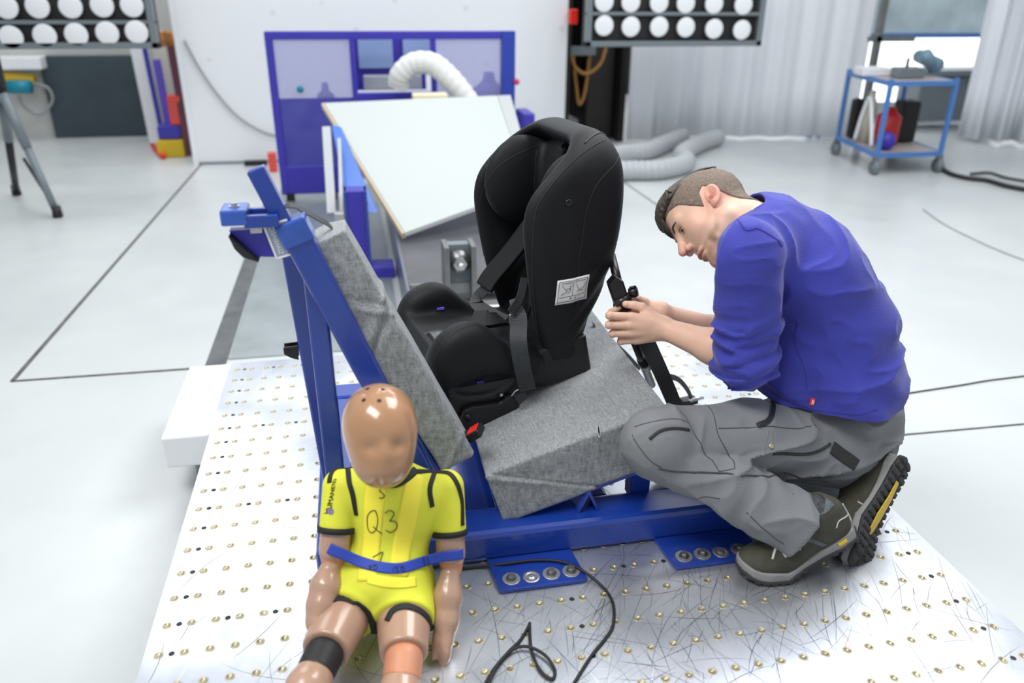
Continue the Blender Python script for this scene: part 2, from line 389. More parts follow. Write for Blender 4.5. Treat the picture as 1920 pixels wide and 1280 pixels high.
rows = range(-6, 18); cols = range(0, 36); px0, px1 = -.03, 1.80; py0, py1 = -6*CY - CY/2, 17*CY + CY*.72
mb = MB(); R0 = .0072; NS = 16
for r in rows:
    for c in cols:
        cx, cy = c*CX, r*CY
        xl = px0 if c == 0 else cx - CX/2; xr = px1 if c == 35 else cx + CX/2; yl = cy - CY/2; yr = py1 if r == 17 else cy + CY/2
        ring = []; outer = []
        for k in range(NS):
            t = (k + .5)/NS*2*math.pi; dx, dy = math.cos(t), math.sin(t); ring.append((cx + R0*dx, cy + R0*dy, PZ))
            sx = (xr - cx)/dx if dx > 0 else (xl - cx)/dx; sy = (yr - cy)/dy if dy > 0 else (yl - cy)/dy; q = min(sx, sy); outer.append([cx + dx*q, cy + dy*q, PZ])
        for k in range(NS):   # corners
            a, b = outer[k], outer[(k+1) % NS]
            if abs(a[0]-b[0]) > 1e-9 and abs(a[1]-b[1]) > 1e-9:
                xx = xr if abs(a[0]-xr) < 1e-9 or abs(b[0]-xr) < 1e-9 else xl; yy = yr if abs(a[1]-yr) < 1e-9 or abs(b[1]-yr) < 1e-9 else yl
                mb.add([ring[k], a, (xx, yy, PZ), b, ring[(k+1) % NS]], [[0, 1, 2, 3, 4]])
            else: mb.add([ring[k], a, b, ring[(k+1) % NS]], [[0, 1, 2, 3]])
mb.add([(px0, py0, PZ), (px1, py0, PZ), (px1, py1, PZ), (px0, py1, PZ), (px0, py0, .21), (px1, py0, .21), (px1, py1, .21), (px0, py1, .21)],
       [[0, 4, 5, 1], [1, 5, 6, 2], [2, 6, 7, 3], [3, 7, 4, 0]])
rs_ = random.Random(11)
def scratch(x, y, a, L_, w, bend, slot):
    n = 7; P = []; 
    for k in range(n):
        t = k/(n-1); P.append((x, y)); x += math.cos(a)*L_/(n-1); y += math.sin(a)*L_/(n-1); a += bend/(n-1)
    P = [p for p in P if px0+.004 < p[0] < px1-.004 and py0+.004 < p[1] < py1-.004]
    if len(P) < 3: return
    mb.cur = slot; m = len(P)
    for sgn_ in (0,):
        vs = []
        for k, p in enumerate(P):
            q = P[min(k+1, m-1)]; r_ = P[max(k-1, 0)]; d = nrm([q[0]-r_[0], q[1]-r_[1]]); ww = w*math.sin(math.pi*(k+.35)/(m-.3))
            vs += [(p[0]-d[1]*ww, p[1]+d[0]*ww, PZ+.0002), (p[0]+d[1]*ww, p[1]-d[0]*ww, PZ+.0002)]
        mb.add(vs, [[2*k, 2*k+1, 2*k+3, 2*k+2] for k in range(m-1)])
    mb.cur = 0
for _ in range(760):
    x = rs_.gauss(1.15, .42); y = rs_.gauss(-.05, .24); scratch(x, y, rs_.uniform(0, math.pi*2) if rs_.random() < .5 else rs_.gauss(1.05, .35), rs_.uniform(.03, .32)*rs_.uniform(.3, 1), rs_.uniform(.00022, .0009), rs_.gauss(0, .35), 1 if rs_.random() < .75 else 2)
for _ in range(220):
    x = rs_.uniform(0, 1.8); y = rs_.uniform(-.4, 1.4); scratch(x, y, rs_.gauss(1.2, .6), rs_.uniform(.03, .30), rs_.uniform(.00015, .0004), rs_.gauss(0, .4), 1 if rs_.random() < .7 else 2)
for (qa, qb, w_) in [((1175, 1040), (1090, 1180), .0008), ((1240, 1035), (1140, 1240), .0006), ((1340, 1110), (1230, 1190), .0006), ((1560, 1040), (1780, 1270), .0005), ((1490, 1110), (1440, 1270), .0006), ((1150, 1045), (1080, 1110), .0009), ((1500, 1130), (1600, 1270), .0005), ((1270, 1100), (1350, 1260), .0005), ((940, 1175), (1010, 1260), .0006), ((880, 1090), (1050, 1130), .0004)]:
    A = at(*qa, z=PZ); B = at(*qb, z=PZ); scratch(A[0], A[1], math.atan2(B[1]-A[1], B[0]-A[0]), math.hypot(*(B-A)[:2]), w_, .12, 1)
mb.build('plate', plate_mat(), plate, mats=[m_scr, m_scrl])
mb = MB().box(px0+.04, px1-.05, py0+.02, py1-.03, .03, .235); mb.build('sled_body', m_wpaint, plate)
def bush(m_, c, r):
    cx, cy = c*CX, r*CY
    m_.cur = 0; m_.lathe((cx, cy, PZ), (0, 0, 1), [(-.001, .0095), (.0005, .0095), (.0008, .0085), (.0008, .0062), (-.002, .0058), (-.004, .0057)], 16)
    m_.cur = 1; m_.lathe((cx, cy, PZ - .0042), (0, 0, 1), [(0, .0057), (.0004, .0057)], 12); m_.cur = 0; return m_
holes = sorted([(r, c) for r in rows for c in cols], key=lambda q: (q[0]*CY - CC[1])**2 + (q[1]*CX - CC[0])**2)
def inview(x, y, z):
    q = CR @ (np.array([x, y, z]) - CC); return abs(q[0]/q[2]*FPX) < 965 and abs(q[1]/q[2]*FPX) < 645
holes = [h for h in holes if inview(h[1]*CX, h[0]*CY, PZ)]
rest = MB()
for i, (r, c) in enumerate(holes):
    if i < 100: bush(MB(), c, r).build('threaded_bushing', m_brass, plate, True, mats=[m_bore])
    else: bush(rest, c, r)
tag(rest.build('threaded_bushing', m_brass, plate, True, mats=[m_bore]), kind='stuff')
pins = [(c, r) for r in rows for c in (.5, 17.5, 34.5)] + [(c, r) for r in (2, 7, 12, 17) for c in (2.5, 4.5, 20.5, 22.5)]
mbp = MB()
for c, r in pins:
    mbp.lathe((c*CX, r*CY, PZ - .004), (0, 0, 1), [(0, .006), (.0045, .006), (.0046, .0045), (.0042, .0042), (.0042, .002)], 12)
tag(mbp.build('dowel_pin', m_ink, plate, True), kind='stuff')
# white block beside the plate
b_ = at(343, 850, z=.08); blk = empty('support_block', (-.1, 1.3, 0), 'white painted block standing on a short steel foot at the left edge of the plate', 'block')
MB().box(-.185, -.035, 1.02, 1.535, .115, .225).build('block_body', m_wpaint, blk, bev=.006)
MB().box(-.11, -.045, 1.06, 1.14, 0, .115).build('foot', m_steel, blk, bev=.003)
# ------------------------------------------------------------------ test bench (blue rig)
bench = empty('test_bench', (.8, .5, PZ), 'blue welded steel crash test bench frame bolted to the plate, holding the grey cushions', 'test bench')
def prof(m_, x0, x1, y0, y1, z0, z1): return m_.box(x0, x1, y0, y1, z0, z1)
prof(MB(), .315, 1.42, .238, .345, PZ+.002, PZ+.086).build('front_beam', m_blue, bench, bev=.014)
prof(MB(), .315, 1.12, .98, 1.08, PZ+.002, PZ+.086).build('rear_beam', m_blue, bench, bev=.012)
prof(MB(), .315, .405, .345, .98, PZ+.002, PZ+.086).build('side_beam', m_blue, bench, bev=.010)
prof(MB(), .95, 1.04, .345, .98, PZ+.002, PZ+.076).build('cross_beam', m_blue, bench, bev=.010)
prof(MB(), .405, .95, .345, .98, PZ+.002, PZ+.02).build('floor_pan', m_blue, bench)
# seat slope and back slope directions
sa = math.radians(17.3); SD = V(math.cos(sa), 0, math.sin(sa)); SU = V(-math.sin(sa), 0, math.cos(sa)); YA = V(0, 1, 0)
S0 = V(.762, .285, .33)      # near bottom left corner of seat cushion
MB().obox(S0 + SD*.20 + SU*-.006 + YA*.395, SD*.215, YA*.39, SU*.006).build('seat_pan', m_blue, bench, bev=.002)
for yy in (.30,):
    base = V(.965, yy, PZ+.08)
    for dx in (-.028, .028): MB().beam(base + V(dx, 0, 0), base + V(0, 0, .062), .05, .008, (1, 0, 0)).build('gusset', m_blue, bench, bev=.002)
for yy in (.36, .92): MB().beam(V(1.12, yy, PZ+.06), V(1.12, yy, PZ+.19), .05, .05, (1, 0, 0)).build('seat_post', m_blue, bench, bev=.004)
# inclined back rails
RL0 = at(676, 719, y=.298); RL1 = at(519, 426, y=.298); BD = nrm(RL1 - RL0); BN = V(BD[2], 0, -BD[0]); ba = math.atan2(-BD[0], BD[2])
for yy in (.305,):
    mid_ = RL0 + BN*.0275; lo_ = mid_ + BD*((PZ+.06 - mid_[2])/BD[2]); lo_[1] = yy; hi_ = RL1 + BN*.0275; hi_[1] = yy; L_ = np.linalg.norm(hi_ - lo_)
    o_ = MB().beam(lo_, hi_, .05, .055, BN).build('back_rail', m_blue, bench, bev=.006)
    MB().beam(hi_ - BD*.02 - BN*.012 + V(0, .0, 0), hi_ + BD*.115 - BN*.012, .028, .034, BN).build('rail_extension', m_blue, bench, bev=.003)
    MB().beam(hi_ - BD*.045, hi_ + BD*.004, .056, .061, BN).build('rail_cap', mat('blue_paint_lit', (.022, .085, .42), .3, 0, .15, 20, coat=.5), bench, bev=.004)  # cap and block get a lighter blue, standing in for light from above
ua, ub = at(592, 542, y=.335), at(615, 756, y=.335); ud = (ub - ua)/(ub - ua)[2]
MB().beam(ua + ud*(1.0 - ua[2]), ua + ud*(PZ+.08 - ua[2]), .045, .042, (1, 0, 0)).build('upright', m_blue, bench, bev=.005)
ua, ub = at(562, 542, y=.42), at(600, 756, y=.42); ud = (ub - ua)/(ub - ua)[2]
MB().beam(ua + ud*(1.0 - ua[2]), ua + ud*(PZ+.08 - ua[2]), .05, .045, (1, 0, 0)).build('upright', m_blue, bench, bev=.005)
MB().beam(V(.37, .325, PZ+.20), V(.62, .325, PZ+.11), .04, .04, (0, 1, 0)).build('brace', m_blue, bench, bev=.004)
# black pulley bracket on upright
a = at(548, 660, y=.40); bb = MB()
bb.prism([a + V(-.018, 0, .012), a + V(.012, 0, .014), a + V(.012, 0, -.02), a + V(-.004, 0, -.014), a + V(-.018, 0, -.004)], (0, .003, 0)); bb.prism([a + V(-.018, .022, .012), a + V(.012, .022, .014), a + V(.012, .022, -.02), a + V(-.004, .022, -.014), a + V(-.018, .022, -.004)], (0, .003, 0))
bb.cyl(a + V(-.010, -.002, .002), a + V(-.010, .03, .002), .005); bb.build('anchor_bracket', m_black, bench)
# top belt bracket
y0 = .30; q = lambda x, y_, yy=y0: at(x, y_, y=yy)
T0 = q(420, 388); zt = T0[2]
MB().box(.214, .262, .268, .335, zt-.030, zt).build('bracket_block', MATS['blue_paint_lit'], bench, bev=.004)
MB().box(.255, .318, .270, .284, zt-.036, zt-.012).build('bracket_arm', m_blue, bench, bev=.002)
MB().box(.255, .33, .325, .337, zt-.028, zt-.012).build('bracket_arm', m_blue, bench, bev=.002)
MB().prism([(.222, .295, zt-.046), (.345, .295, zt-.046), (.345, .295, zt-.105), (.268, .295, zt-.10)], (0, .03, 0)).build('bracket_cheek', m_blued, bench, bev=.002)
MB().prism([(.224, .272, zt-.05), (.232, .272, zt-.075), (.245, .272, zt-.092), (.272, .272, zt-.103), (.262, .272, zt-.09)], (0, .045, 0)).build('rubber_stop', m_rubber, bench)
bl = V(.238, .30, zt); MB().lathe(bl, (0, 0, 1), [(0, .010), (.002, .010), (.0021, .006), (.007, .006), (.008, .004)], 20).build('bolt', m_steell, bench)
mbw = MB()
for k in range(5): mbw.cyl((.288+k*.006, .30, zt-.045), (.288+k*.006, .30, zt-.022), .0022, n=8)
mbw.build('spring', m_steell, bench)
MB().box(.262, .285, .285, .318, zt-.05, zt-.028).build('latch', m_steell, bench, bev=.002)
# label plate on the rail side
A_ = q(495, 424, .286); B_ = q(519, 484, .286); dL = nrm(B_ - A_); wL = nrm(np.cross(dL, (0, 1, 0))); wL = wL if wL[0] > 0 else -wL; LL = np.linalg.norm(B_ - A_)
lab = MB().prism([A_, A_ + wL*.045, B_ + wL*.045, B_], (0, .002, 0)).build('label_plate', mat('label_grey', (.30, .36, .46), .4), bench)
fr = MB()
for p0, p1 in ((A_, B_), (A_, A_ + wL*.045), (B_, B_ + wL*.045)): fr.beam(p0 + V(0, -.001, 0), p1 + V(0, -.001, 0), .002, .0035, np.cross(p1-p0, (0, 1, 0)))
fr.build('label_border', m_wpaint, lab if False else bench)
lettering('label_text', 'ZIWIIIVEC', .0125, (A_ + B_)/2 + wL*.0125 + V(0, -.001, 0), -dL, wL*-1, m_wpaint, bench, off=.0008)
# foot flanges with bolts
def flange(xa, xb, skip):
    yb, yf = .24, .128
    fl = MB().prism([(xa, yb, PZ+.002), (xa+.012, yf+.004, PZ+.002), (xa+.02, yf, PZ+.002), (xb-.006, yf, PZ+.002), (xb, yf+.008, PZ+.002), (xb-.012, yb, PZ+.002)], (0, 0, .009)).build('flange', m_blue, bench, bev=.0015)
    for k in range(4):
        x = xa + .045 + k*.0475; y = .160
        if k == skip:
            MB().lathe((x, y, PZ+.011), (0, 0, 1), [(0, .021), (.0010, .020), (.0012, .013), (.0005, .012), (.0005, .008), (.0025, .0065), (.0025, .004)], 24).build('bolt_hole', m_steell, bench, True); continue
        MB().lathe((x, y, PZ+.011), (0, 0, 1), [(0, .021), (.0025, .021), (.003, .020), (.003, .009)], 28).build('washer', m_steell, bench)
        MB().lathe((x, y, PZ+.0135), (0, 0, 1), [(0, .0125), (.002, .0125)], 24).lathe((x, y, PZ+.0155), (0, 0, 1), [(0, .0095), (.007, .0095), (.0085, .008)], 6).build('hex_bolt', m_steel, bench)
flange(.706, .925, 1); flange(1.128, 1.37, 2)
handwriting('chalk_writing', [[(0, 1), (.0, 0)], [(.9, .9), (.35, .8), (.3, .2), (.8, 0), (.95, .5), (.4, .55)], [(1.3, .95), (1.8, .9), (1.5, .55), (1.85, .3), (1.3, .02)], [(2.6, 1), (2.6, 0)], [(3.1, .7), (2.65, .35), (3.15, 0)], [(3.9, .6), (3.4, .6), (3.4, .1), (3.9, .1), (3.9, .6), (3.9, -.4), (3.4, -.4)]], .016, V(.335, .2375, PZ+.075), (0, 0, -1), (1, 0, 0), m_wpaint, bench, r=.0009)
# ------------------------------------------------------------------ cushions
def fabric(name, c, sc=240):
    M = bpy.data.materials.new(name); M.use_nodes = True; nt = M.node_tree; b = nt.nodes['Principled BSDF']; L = nt.links.new
    b.inputs['Roughness'].default_value = .85; b.inputs['Sheen Weight'].default_value = .15
    tc = nt.nodes.new('ShaderNodeTexCoord'); outs = []
    for s_ in ((22, 420, 420), (420, 22, 60), (60, 420, 22)):
        mp = nt.nodes.new('ShaderNodeMapping'); mp.inputs['Scale'].default_value = s_; L(tc.outputs['Object'], mp.inputs[0])
        n = nt.nodes.new('ShaderNodeTexNoise'); n.inputs['Scale'].default_value = 1.6; n.inputs['Detail'].default_value = 4; L(mp.outputs[0], n.inputs['Vector']); outs.append(n.outputs['Fac'])
    a1 = nt.nodes.new('ShaderNodeMath'); a1.operation = 'ADD'; L(outs[0], a1.inputs[0]); L(outs[1], a1.inputs[1])
    a2 = nt.nodes.new('ShaderNodeMath'); a2.operation = 'ADD'; L(a1.outputs[0], a2.inputs[0]); L(outs[2], a2.inputs[1])
    a3 = nt.nodes.new('ShaderNodeMath'); a3.operation = 'MULTIPLY'; a3.inputs[1].default_value = .333; L(a2.outputs[0], a3.inputs[0])
    r = nt.nodes.new('ShaderNodeValToRGB'); r.color_ramp.elements[0].position = .36; r.color_ramp.elements[1].position = .62
    r.color_ramp.elements[0].color = (*[k*.42 for k in c], 1); r.color_ramp.elements[1].color = (*[k*1.38 for k in c], 1); L(a3.outputs[0], r.inputs[0]); L(r.outputs[0], b.inputs['Base Color'])
    bp = nt.nodes.new('ShaderNodeBump'); bp.inputs['Strength'].default_value = .25; bp.inputs['Distance'].default_value = .0015; L(a3.outputs[0], bp.inputs['Height']); L(bp.outputs[0], b.inputs['Normal'])
    return M
m_felt = fabric('grey_woven_cover', (.265, .28, .29))
SM = np.array([SD, YA, SU]); SC = S0 + SD*.222 + SU*.0725 + YA*.397
def f_seat(P):
    Q = (P - SC.astype(np.float32)) @ SM.T.astype(np.float32); x, y, z = Q.T
    d = sd_box(Q, (0, 0, 0), (.228, .397, .074), .006)
    d = d - .0012*noise(P, 14) - .0005*noise(P, 55)
    # folded corner on the near face and its tuck line
    t = (x + .222) - .40*(z + .072)/.144*.222*0
    ln = (z - .068) + (x + .212)*.62       # diagonal from top-left corner down right
    nearf = smoothstep(-.387, -.394, y)
    d = d - nearf*.005*smoothstep(.0, -.006, ln)*smoothstep(-.215, -.19, x) + nearf*.0035*np.exp(-(ln/.004)**2)
    ln2 = (z - .060) + (x + .2)*.50
    d = d - nearf*.003*np.exp(-((ln2+.012)/.010)**2)*smoothstep(.03, -.05, x)
    return d
seatc = solid('seat_cushion', f_seat, SC - [.31, .43, .2], SC + [.31, .43, .2], .0045, m_felt, origin=S0 + V(.2, .25, .0)); tag(seatc, 'grey woven fabric seat cushion sloping up to the right under the child seat', 'cushion')
# slit in the cover
sl = at(1121, 806, y=.287); MB().prism([sl + V(-.002, 0, .012), sl + V(.002, 0, .010), sl + V(.0045, 0, -.012), sl + V(.0035, 0, -.018), sl + V(-.001, 0, -.004)], (0, -.0035, 0)).build('slit', m_dark, seatc)
MB().tube([sl + V(-.003, -.003, .013), sl + V(-.002, -.004, -.002), sl + V(.003, -.003, -.018)], .0012, 6).tube([sl + V(.002, -.003, .011), sl + V(.005, -.004, -.004), sl + V(.0045, -.003, -.018)], .001, 6).build('frayed_edge', m_wpaint, seatc)
C0 = at(890, 858, y=.285); C1 = at(640, 428, y=.285); CD = nrm(C1 - C0); CN = V(CD[2], 0, -CD[0]); BL = np.linalg.norm(C1 - C0); BT = .098
B0 = C0 - CN*BT     # lower left near corner of backrest cushion
BW = .075; MB().obox(C0 - CN*.088 + CD*.20 + YA*.075, CD*.23, YA*.078, CN*.003).build('back_panel', m_blue, bench)
BM = np.array([CD, YA, CN]); BC = B0 + CD*BL/2 + CN*BT/2 + YA*(BW + .012)
def f_back(P):
    Q = (P - BC.astype(np.float32)) @ BM.T.astype(np.float32); x, y, z = Q.T
    # foam wedge: the top tapers; the lower corner is squashed
    taper = smoothstep(.05, .36, x)*.030
    d = sd_box(np.stack([x, y, z - taper*.5 + 0*x], 1), (0, 0, 0), (BL/2, BW, BT/2), .010) + taper*.45
    d = smax(d, (y - BW)*.7 + (z - BT/2)*.7 + .03, .01)
    d = smax(d, -(z + BT/2) + .020*smoothstep(.05, -.12, x), .006)
    d = d - .0012*noise(P, 13)
    nearf = smoothstep(-BW+.012, -BW+.002, y)
    ln = z + .045 - (x - .06)*.75; ln2 = x - .10 + z*.3
    d = d - nearf*.006*smoothstep(.10, .06, x)*smoothstep(-.004, .004, ln - .04*0)
    d = d - (nearf*.5 + .5*smoothstep(.03, .045, z))*smoothstep(-.045, -.02, z)*.008*np.exp(-((x - .085 - z*.9)/.012)**2) + nearf*.008*np.exp(-((x - .062 - z*.9)/.007)**2)
    d = d - nearf*.006*np.exp(-((x - .13 + z*.7)/.009)**2)*smoothstep(-.04, .03, z) + nearf*.004*np.exp(-((x - .155 + z*.8)/.006)**2)
    d = d - nearf*.004*np.exp(-((x + .285 - z*.9)/.010)**2)
    return d
tag(solid('backrest_cushion', f_back, BC - [.36, .12, .46], BC + [.36, .12, .46], .0045, m_felt, origin=B0), 'grey fabric backrest cushion leaning on the blue rails, wrinkled halfway down its side', 'cushion')
# red buckle between the cushions
bk = at(889, 812, y=.335); bu = empty('seat_belt_buckle', bk + V(0, 0, -.03), 'black seat belt buckle with a red release button between the two cushions', 'buckle')
dB = nrm(V(.3, -.12, .25)); sB = nrm(np.cross(dB, (0, 0, 1))); uB = np.cross(sB, dB)
MB().obox(bk - dB*.006, dB*.028, sB*.022, uB*.0105).build('buckle_body', m_black, bu, bev=.004)
MB().obox(bk + dB*.004 + uB*.0095, dB*.014, sB*.017, uB*.003).build('release_button', m_red, bu, bev=.002)
MB().beam(bk - dB*.03, bk - dB*.10, .03, .006, uB).build('stalk', m_black, bu, bev=.002)
# belt over the back rail
pts = [q(512, 398, .325), q(528, 392, .31), q(543, 387, .30), q(560, 393, .32), q(590, 408, .34), q(618, 425, .36), q(640, 450, .40), q(660, 475, .46), q(675, 500, .54)]
P_ = spline(pts, 6); P_ = P_ + V(0, 0, .002)
tag(MB().strap(P_, [(.2, -.5, .8)]*len(P_), .014, .0025).build('webbing_strap', mat('grey_webbing', (.05, .055, .06), .6), origin=pts[2]), 'dark grey webbing strap looped over the top of the blue back rail', 'strap')
# ------------------------------------------------------------------ background of the hall
def lamp_bank(name, label, cx_rows, yy, frame, r, topz):
    o = empty(name, (frame[0], yy, frame[2]), label, 'lamp panel', 'banks of round flood lamps high in front of the walls')
    x0, x1, z0 = frame
    MB().box(x0, x1, yy+.04, yy+.10, z0, topz).build('back_panel', m_dark, o)
    fr = MB()
    for x in (x0, x1-.05): fr.box(x, x+.05, yy-.02, yy+.04, z0, topz)
    fr.box(x0, x1, yy-.02, yy+.04, z0, z0+.045)
    zs = []
    rows_ = [[at(px, py, y=yy) for px, py in row] for row in cx_rows]
    for a, b in zip(rows_[:-1], rows_[1:]):
        zm = (a[0][2] + b[0][2])/2; fr.box(x0, x1, yy-.01, yy+.03, zm-.014, zm+.014)
    fr.build('frame', m_grey, o, bev=.004)
    dz = rows_[-1][0][2] - rows_[0][0][2]
    step = dz
    allrows = rows_ + [[p + V(0, 0, step) for p in rows_[-1]]]
    for row in allrows:
        for p in row:
            if p[2] + r > topz: continue
            MB().lathe(p + V(0, .04, 0), (0, -1, 0), [(0, r*.55), (.03, r*.95), (.055, r), (.058, r*.97), (.060, r*.9)], 28).build('lamp', m_lampf, o, True)
    fr2 = MB()
    for x in (x0+.1, x1-.15): fr2.box(x, x+.05, yy+.1, yy+.15, 0 if False else z0+.1, 4.0)
    fr2.build('hanger', m_grey, o)
    return o
m_lampf = mat('frosted_lamp_glass', (.80, .82, .84), .25, 0, 0)
yl = 5.5
fl = at(300, 96, y=yl); lamp_bank('lamp_panel', 'dark panel of round white flood lamps at the upper left, above the dark door',
    [[(22, 70), (85, 67), (144, 65), (202, 62), (257, 60)], [(12, 13), (71, 12), (133, 12), (192, 10), (248, 10)]], yl, (-2.08, fl[0]-.0, fl[2]+.02), .082, 1.75)
fr_ = at(1425, 86, y=5.7); f2 = at(1097, 80, y=5.7); lamp_bank('lamp_panel', 'dark panel of round white flood lamps hanging before the white curtain',
    [[(1132, 48), (1182, 50), (1235, 50), (1285, 51), (1338, 54), (1390, 56)], [(1132, 3), (1182, 4), (1235, 5), (1285, 6), (1338, 7), (1393, 9)]], 5.7, (f2[0], fr_[0], fr_[2]), .082, 1.8)
# blue machine guard
g = empty('machine_guard', (.85, 4.9, 0), 'blue steel machine guard with tinted windows standing behind the white board', 'machine guard')
G = lambda x, y_, yy=4.9: at(x, y_, y=yy)
def panel(x0, x1, za, zb, yy, t, name, m_, par=None): return MB().box(x0, x1, yy, yy+t, za, zb).build(name, m_, par or g)
gx0, gx1, gz1 = -.10, 1.70, 1.215
xa, xb, xc = G(667, 185)[0], G(815, 185)[0], G(940, 100)[0]
zs_, zb_ = G(520, 185)[2], G(525, 365)[2]
fm = MB(); fm.box(gx0, gx0+.055, 4.88, 4.94, zb_, gz1); fm.box(gx0+.001, gx1-.001, 4.878, 4.942, gz1-.055, gz1+.001); fm.box(xa-.02, xa+.02, 4.882, 4.938, zb_+.001, gz1-.01); fm.box(xb-.02, xb+.02, 4.882, 4.938, .6, gz1-.01)
fm.box(gx0+.002, xa, 4.884, 4.936, zb_+.002, .27); fm.box(xa, xb, 4.88, 4.94, .72, .79); fm.build('frame', m_blued, g, bev=.006)
m_pane = tinted('lilac_pane', (.62, .63, .82), .22); m_pane2 = tinted('violet_pane', (.07, .07, .40), .86)
panel(gx0+.05, xa-.02, zs_, gz1-.05, 4.90, .006, 'window_pane', m_pane)
panel(gx0+.05, xa-.02, .27, zs_, 4.90, .006, 'tinted_panel', m_pane2)
panel(xb+.02, xc, .62, gz1-.05, 4.90, .006, 'window_pane', m_pane)
panel(xc, gx1, .2, gz1-.0, 4.87, .08, 'side_column', mat('mid_blue_paint', (.018, .045, .36), .4))
for (px0_, px1_, py0_, py1_) in ((674, 735, 68, 128), (757, 808, 68, 118)):
    A2 = G(px0_, py1_, 5.3); B2 = G(px1_, py0_, 5.3); MB().box(A2[0], B2[0], 5.3, 5.33, A2[2], B2[2]).build('inner_window', mat('pale_blue_glass', (.26, .36, .60), .2), g)
panel(xa+.02, xb-.02, .76, gz1-.05, 5.34, .05, 'inner_housing', m_blued)
A2 = G(683, 168, 5.25); B2 = G(790, 140, 5.25); MB().box(A2[0], B2[0], 5.22, 5.30, A2[2], B2[2]).build('inner_tray', mat('pale_grey_box', (.40, .42, .45), .5), g, bev=.01)
for (px_, py_, r_, m_) in ((563, 167, .025, m_teal), (968, 153, .022, mat('magenta_button', (.60, .02, .16), .4))):
    c = G(px_, py_, 4.868); MB().cyl(c, c + V(0, -.02, 0), r_).build('button', m_, g, True)
c = G(905, 165, 5.1); MB().lathe(c + V(.05, 0, -.1), (0, 0, 1), [(0, .16), (.08, .15), (.13, .08), (.16, .05), (.22, .04)], 20).build('pump_head', m_blued, g, True)
c = G(610, 170, 5.1); MB().lathe(c + V(0, 0, -.06), (0, 0, 1), [(0, .07), (.04, .06), (.06, .03), (.12, .022)], 16).build('valve', m_blued, g, True)
for x in (gx0+.03, .25, gx1-.08): MB().box(x, x+.06, 4.88, 4.94, 0, zb_+.01).build('foot', m_dark, g)
MB().box(gx1+.01, gx1+.10, 4.6, 4.9, .25, .66).build('side_box', m_blued, g, bev=.01)
# white board on its blue stand
bd = empty('inclined_board', (.9, 3.6, 0), 'large white laminate board with a birch edge, sloping down in front of the blue guard', 'board')
Q0 = at(605, 193, y=4.35); Q1 = at(932, 179, y=4.35); Q2 = at(757, 437, y=2.95)
nB = nrm(np.cross(Q1 - Q0, Q2 - Q0)); nB = nB if nB[2] > 0 else -nB
def onpl(px, py):
    d = CR.T @ np.array([px - 960, -(py - 640), -FPX]); t = ((Q0 - CC) @ nB)/(d @ nB); return CC + d*t
poly = [onpl(605, 193), onpl(932, 179), onpl(990, 352), onpl(757, 437)]
MB().prism(poly, -nB*.004).build('laminate_face', m_white, bd)
MB().prism([p - nB*.0045 for p in poly], -nB*.022).build('board_core', m_wpaint, bd)
MB().beam(poly[0] - nB*.018 - YA*0, poly[3] - nB*.018, .018, .036, nB).build('birch_edge', m_wood, bd)
sp = [onpl(933, 179), onpl(957, 178), onpl(1000, 330), onpl(990, 352)]
MB().prism(sp, -nB*.10).build('side_rail', mat('light_grey_paint', (.42, .44, .44), .5), bd)
st = empty('board_stand', (.42, 3.16, 0), 'blue steel stand with gusset carrying the white board, left of the rail', 'stand')
G2 = lambda x, y_, yy: at(x, y_, y=yy)
a0 = at(652, 505, z=.06); MB().box(a0[0]+.01, a0[0]+.135, a0[1], a0[1]+.12, .07, .50).build('column', m_blued, st, bev=.004)
for dx in (.01, .12): MB().box(a0[0]+dx, a0[0]+dx+.014, a0[1]-.012, a0[1]+.12, .06, .50).build('flange_strip', m_blue, st)
MB().box(a0[0]-.01, .64, a0[1]-.02, a0[1]+.14, .0, .065).build('base_beam', m_blued, st, bev=.004)
yy = a0[1] + .03
MB().prism([G2(622, 235, yy+.9), G2(640, 240, yy+.9), G2(708, 398, yy), G2(655, 400, yy), G2(650, 380, yy)], (.0, .04, 0)).build('side_plate', mat('bright_blue_paint', (.015, .12, .50), .35), st, bev=.003)
A2 = G2(612, 240, yy+.6); B2 = G2(622, 402, yy); MB().beam(A2, B2, .05, .03, (0, 1, 0)).build('alloy_post', mat('brushed_alloy', (.40, .42, .44), .5, .4), st, bev=.004)
A2 = G2(636, 262, yy+.6); B2 = G2(641, 400, yy); MB().beam(A2, B2, .022, .03, (0, 1, 0)).build('alloy_post', mat('brushed_alloy', (.40, .42, .44), .5, .4), st, bev=.003)
c = G2(637, 407, yy-.05); MB().box(c[0]-.026, c[0]+.026, c[1]-.03, c[1]+.03, c[2]-.03, c[2]+.028).build('clamp', m_steell, st, bev=.004)
MB().box(c[0]-.014, c[0]+.02, c[1]-.031, c[1]+.02, c[2]-.045, c[2]-.031).build('clamp_pad', m_wood, st)
c = G2(687, 380, yy-.002); MB().cyl(c, c + V(0, -.012, 0), .012, n=12).build('bolt', m_steell, st)
# white duct elbow above the board
P = [at(748, 160, y=4.75), at(752, 140, y=4.72), at(775, 120, y=4.70), at(808, 119, y=4.66), at(835, 138, y=4.62), at(862, 168, y=4.58), at(885, 200, y=4.55)]
o = MB().tube(spline(P, 8), [.078 + .0035*math.sin(i*2.0) for i in range(49)], 20).build('exhaust_duct', mat('white_duct', (.72, .73, .72), .5), smooth=True, origin=P[0]); tag(o, 'bent white duct hose arching over the far edge of the white board', 'hose')
c = at(800, 178, y=4.45); o = MB().box(c[0]-.1, c[0]+.14, 4.37, 4.5, c[2]-.03, c[2]+.012).build('foam_pad', mat('cream_foam', (.75, .68, .48), .7), bev=.008, origin=c); tag(o, 'cream coloured foam pad lying at the far edge of the white board', 'pad')
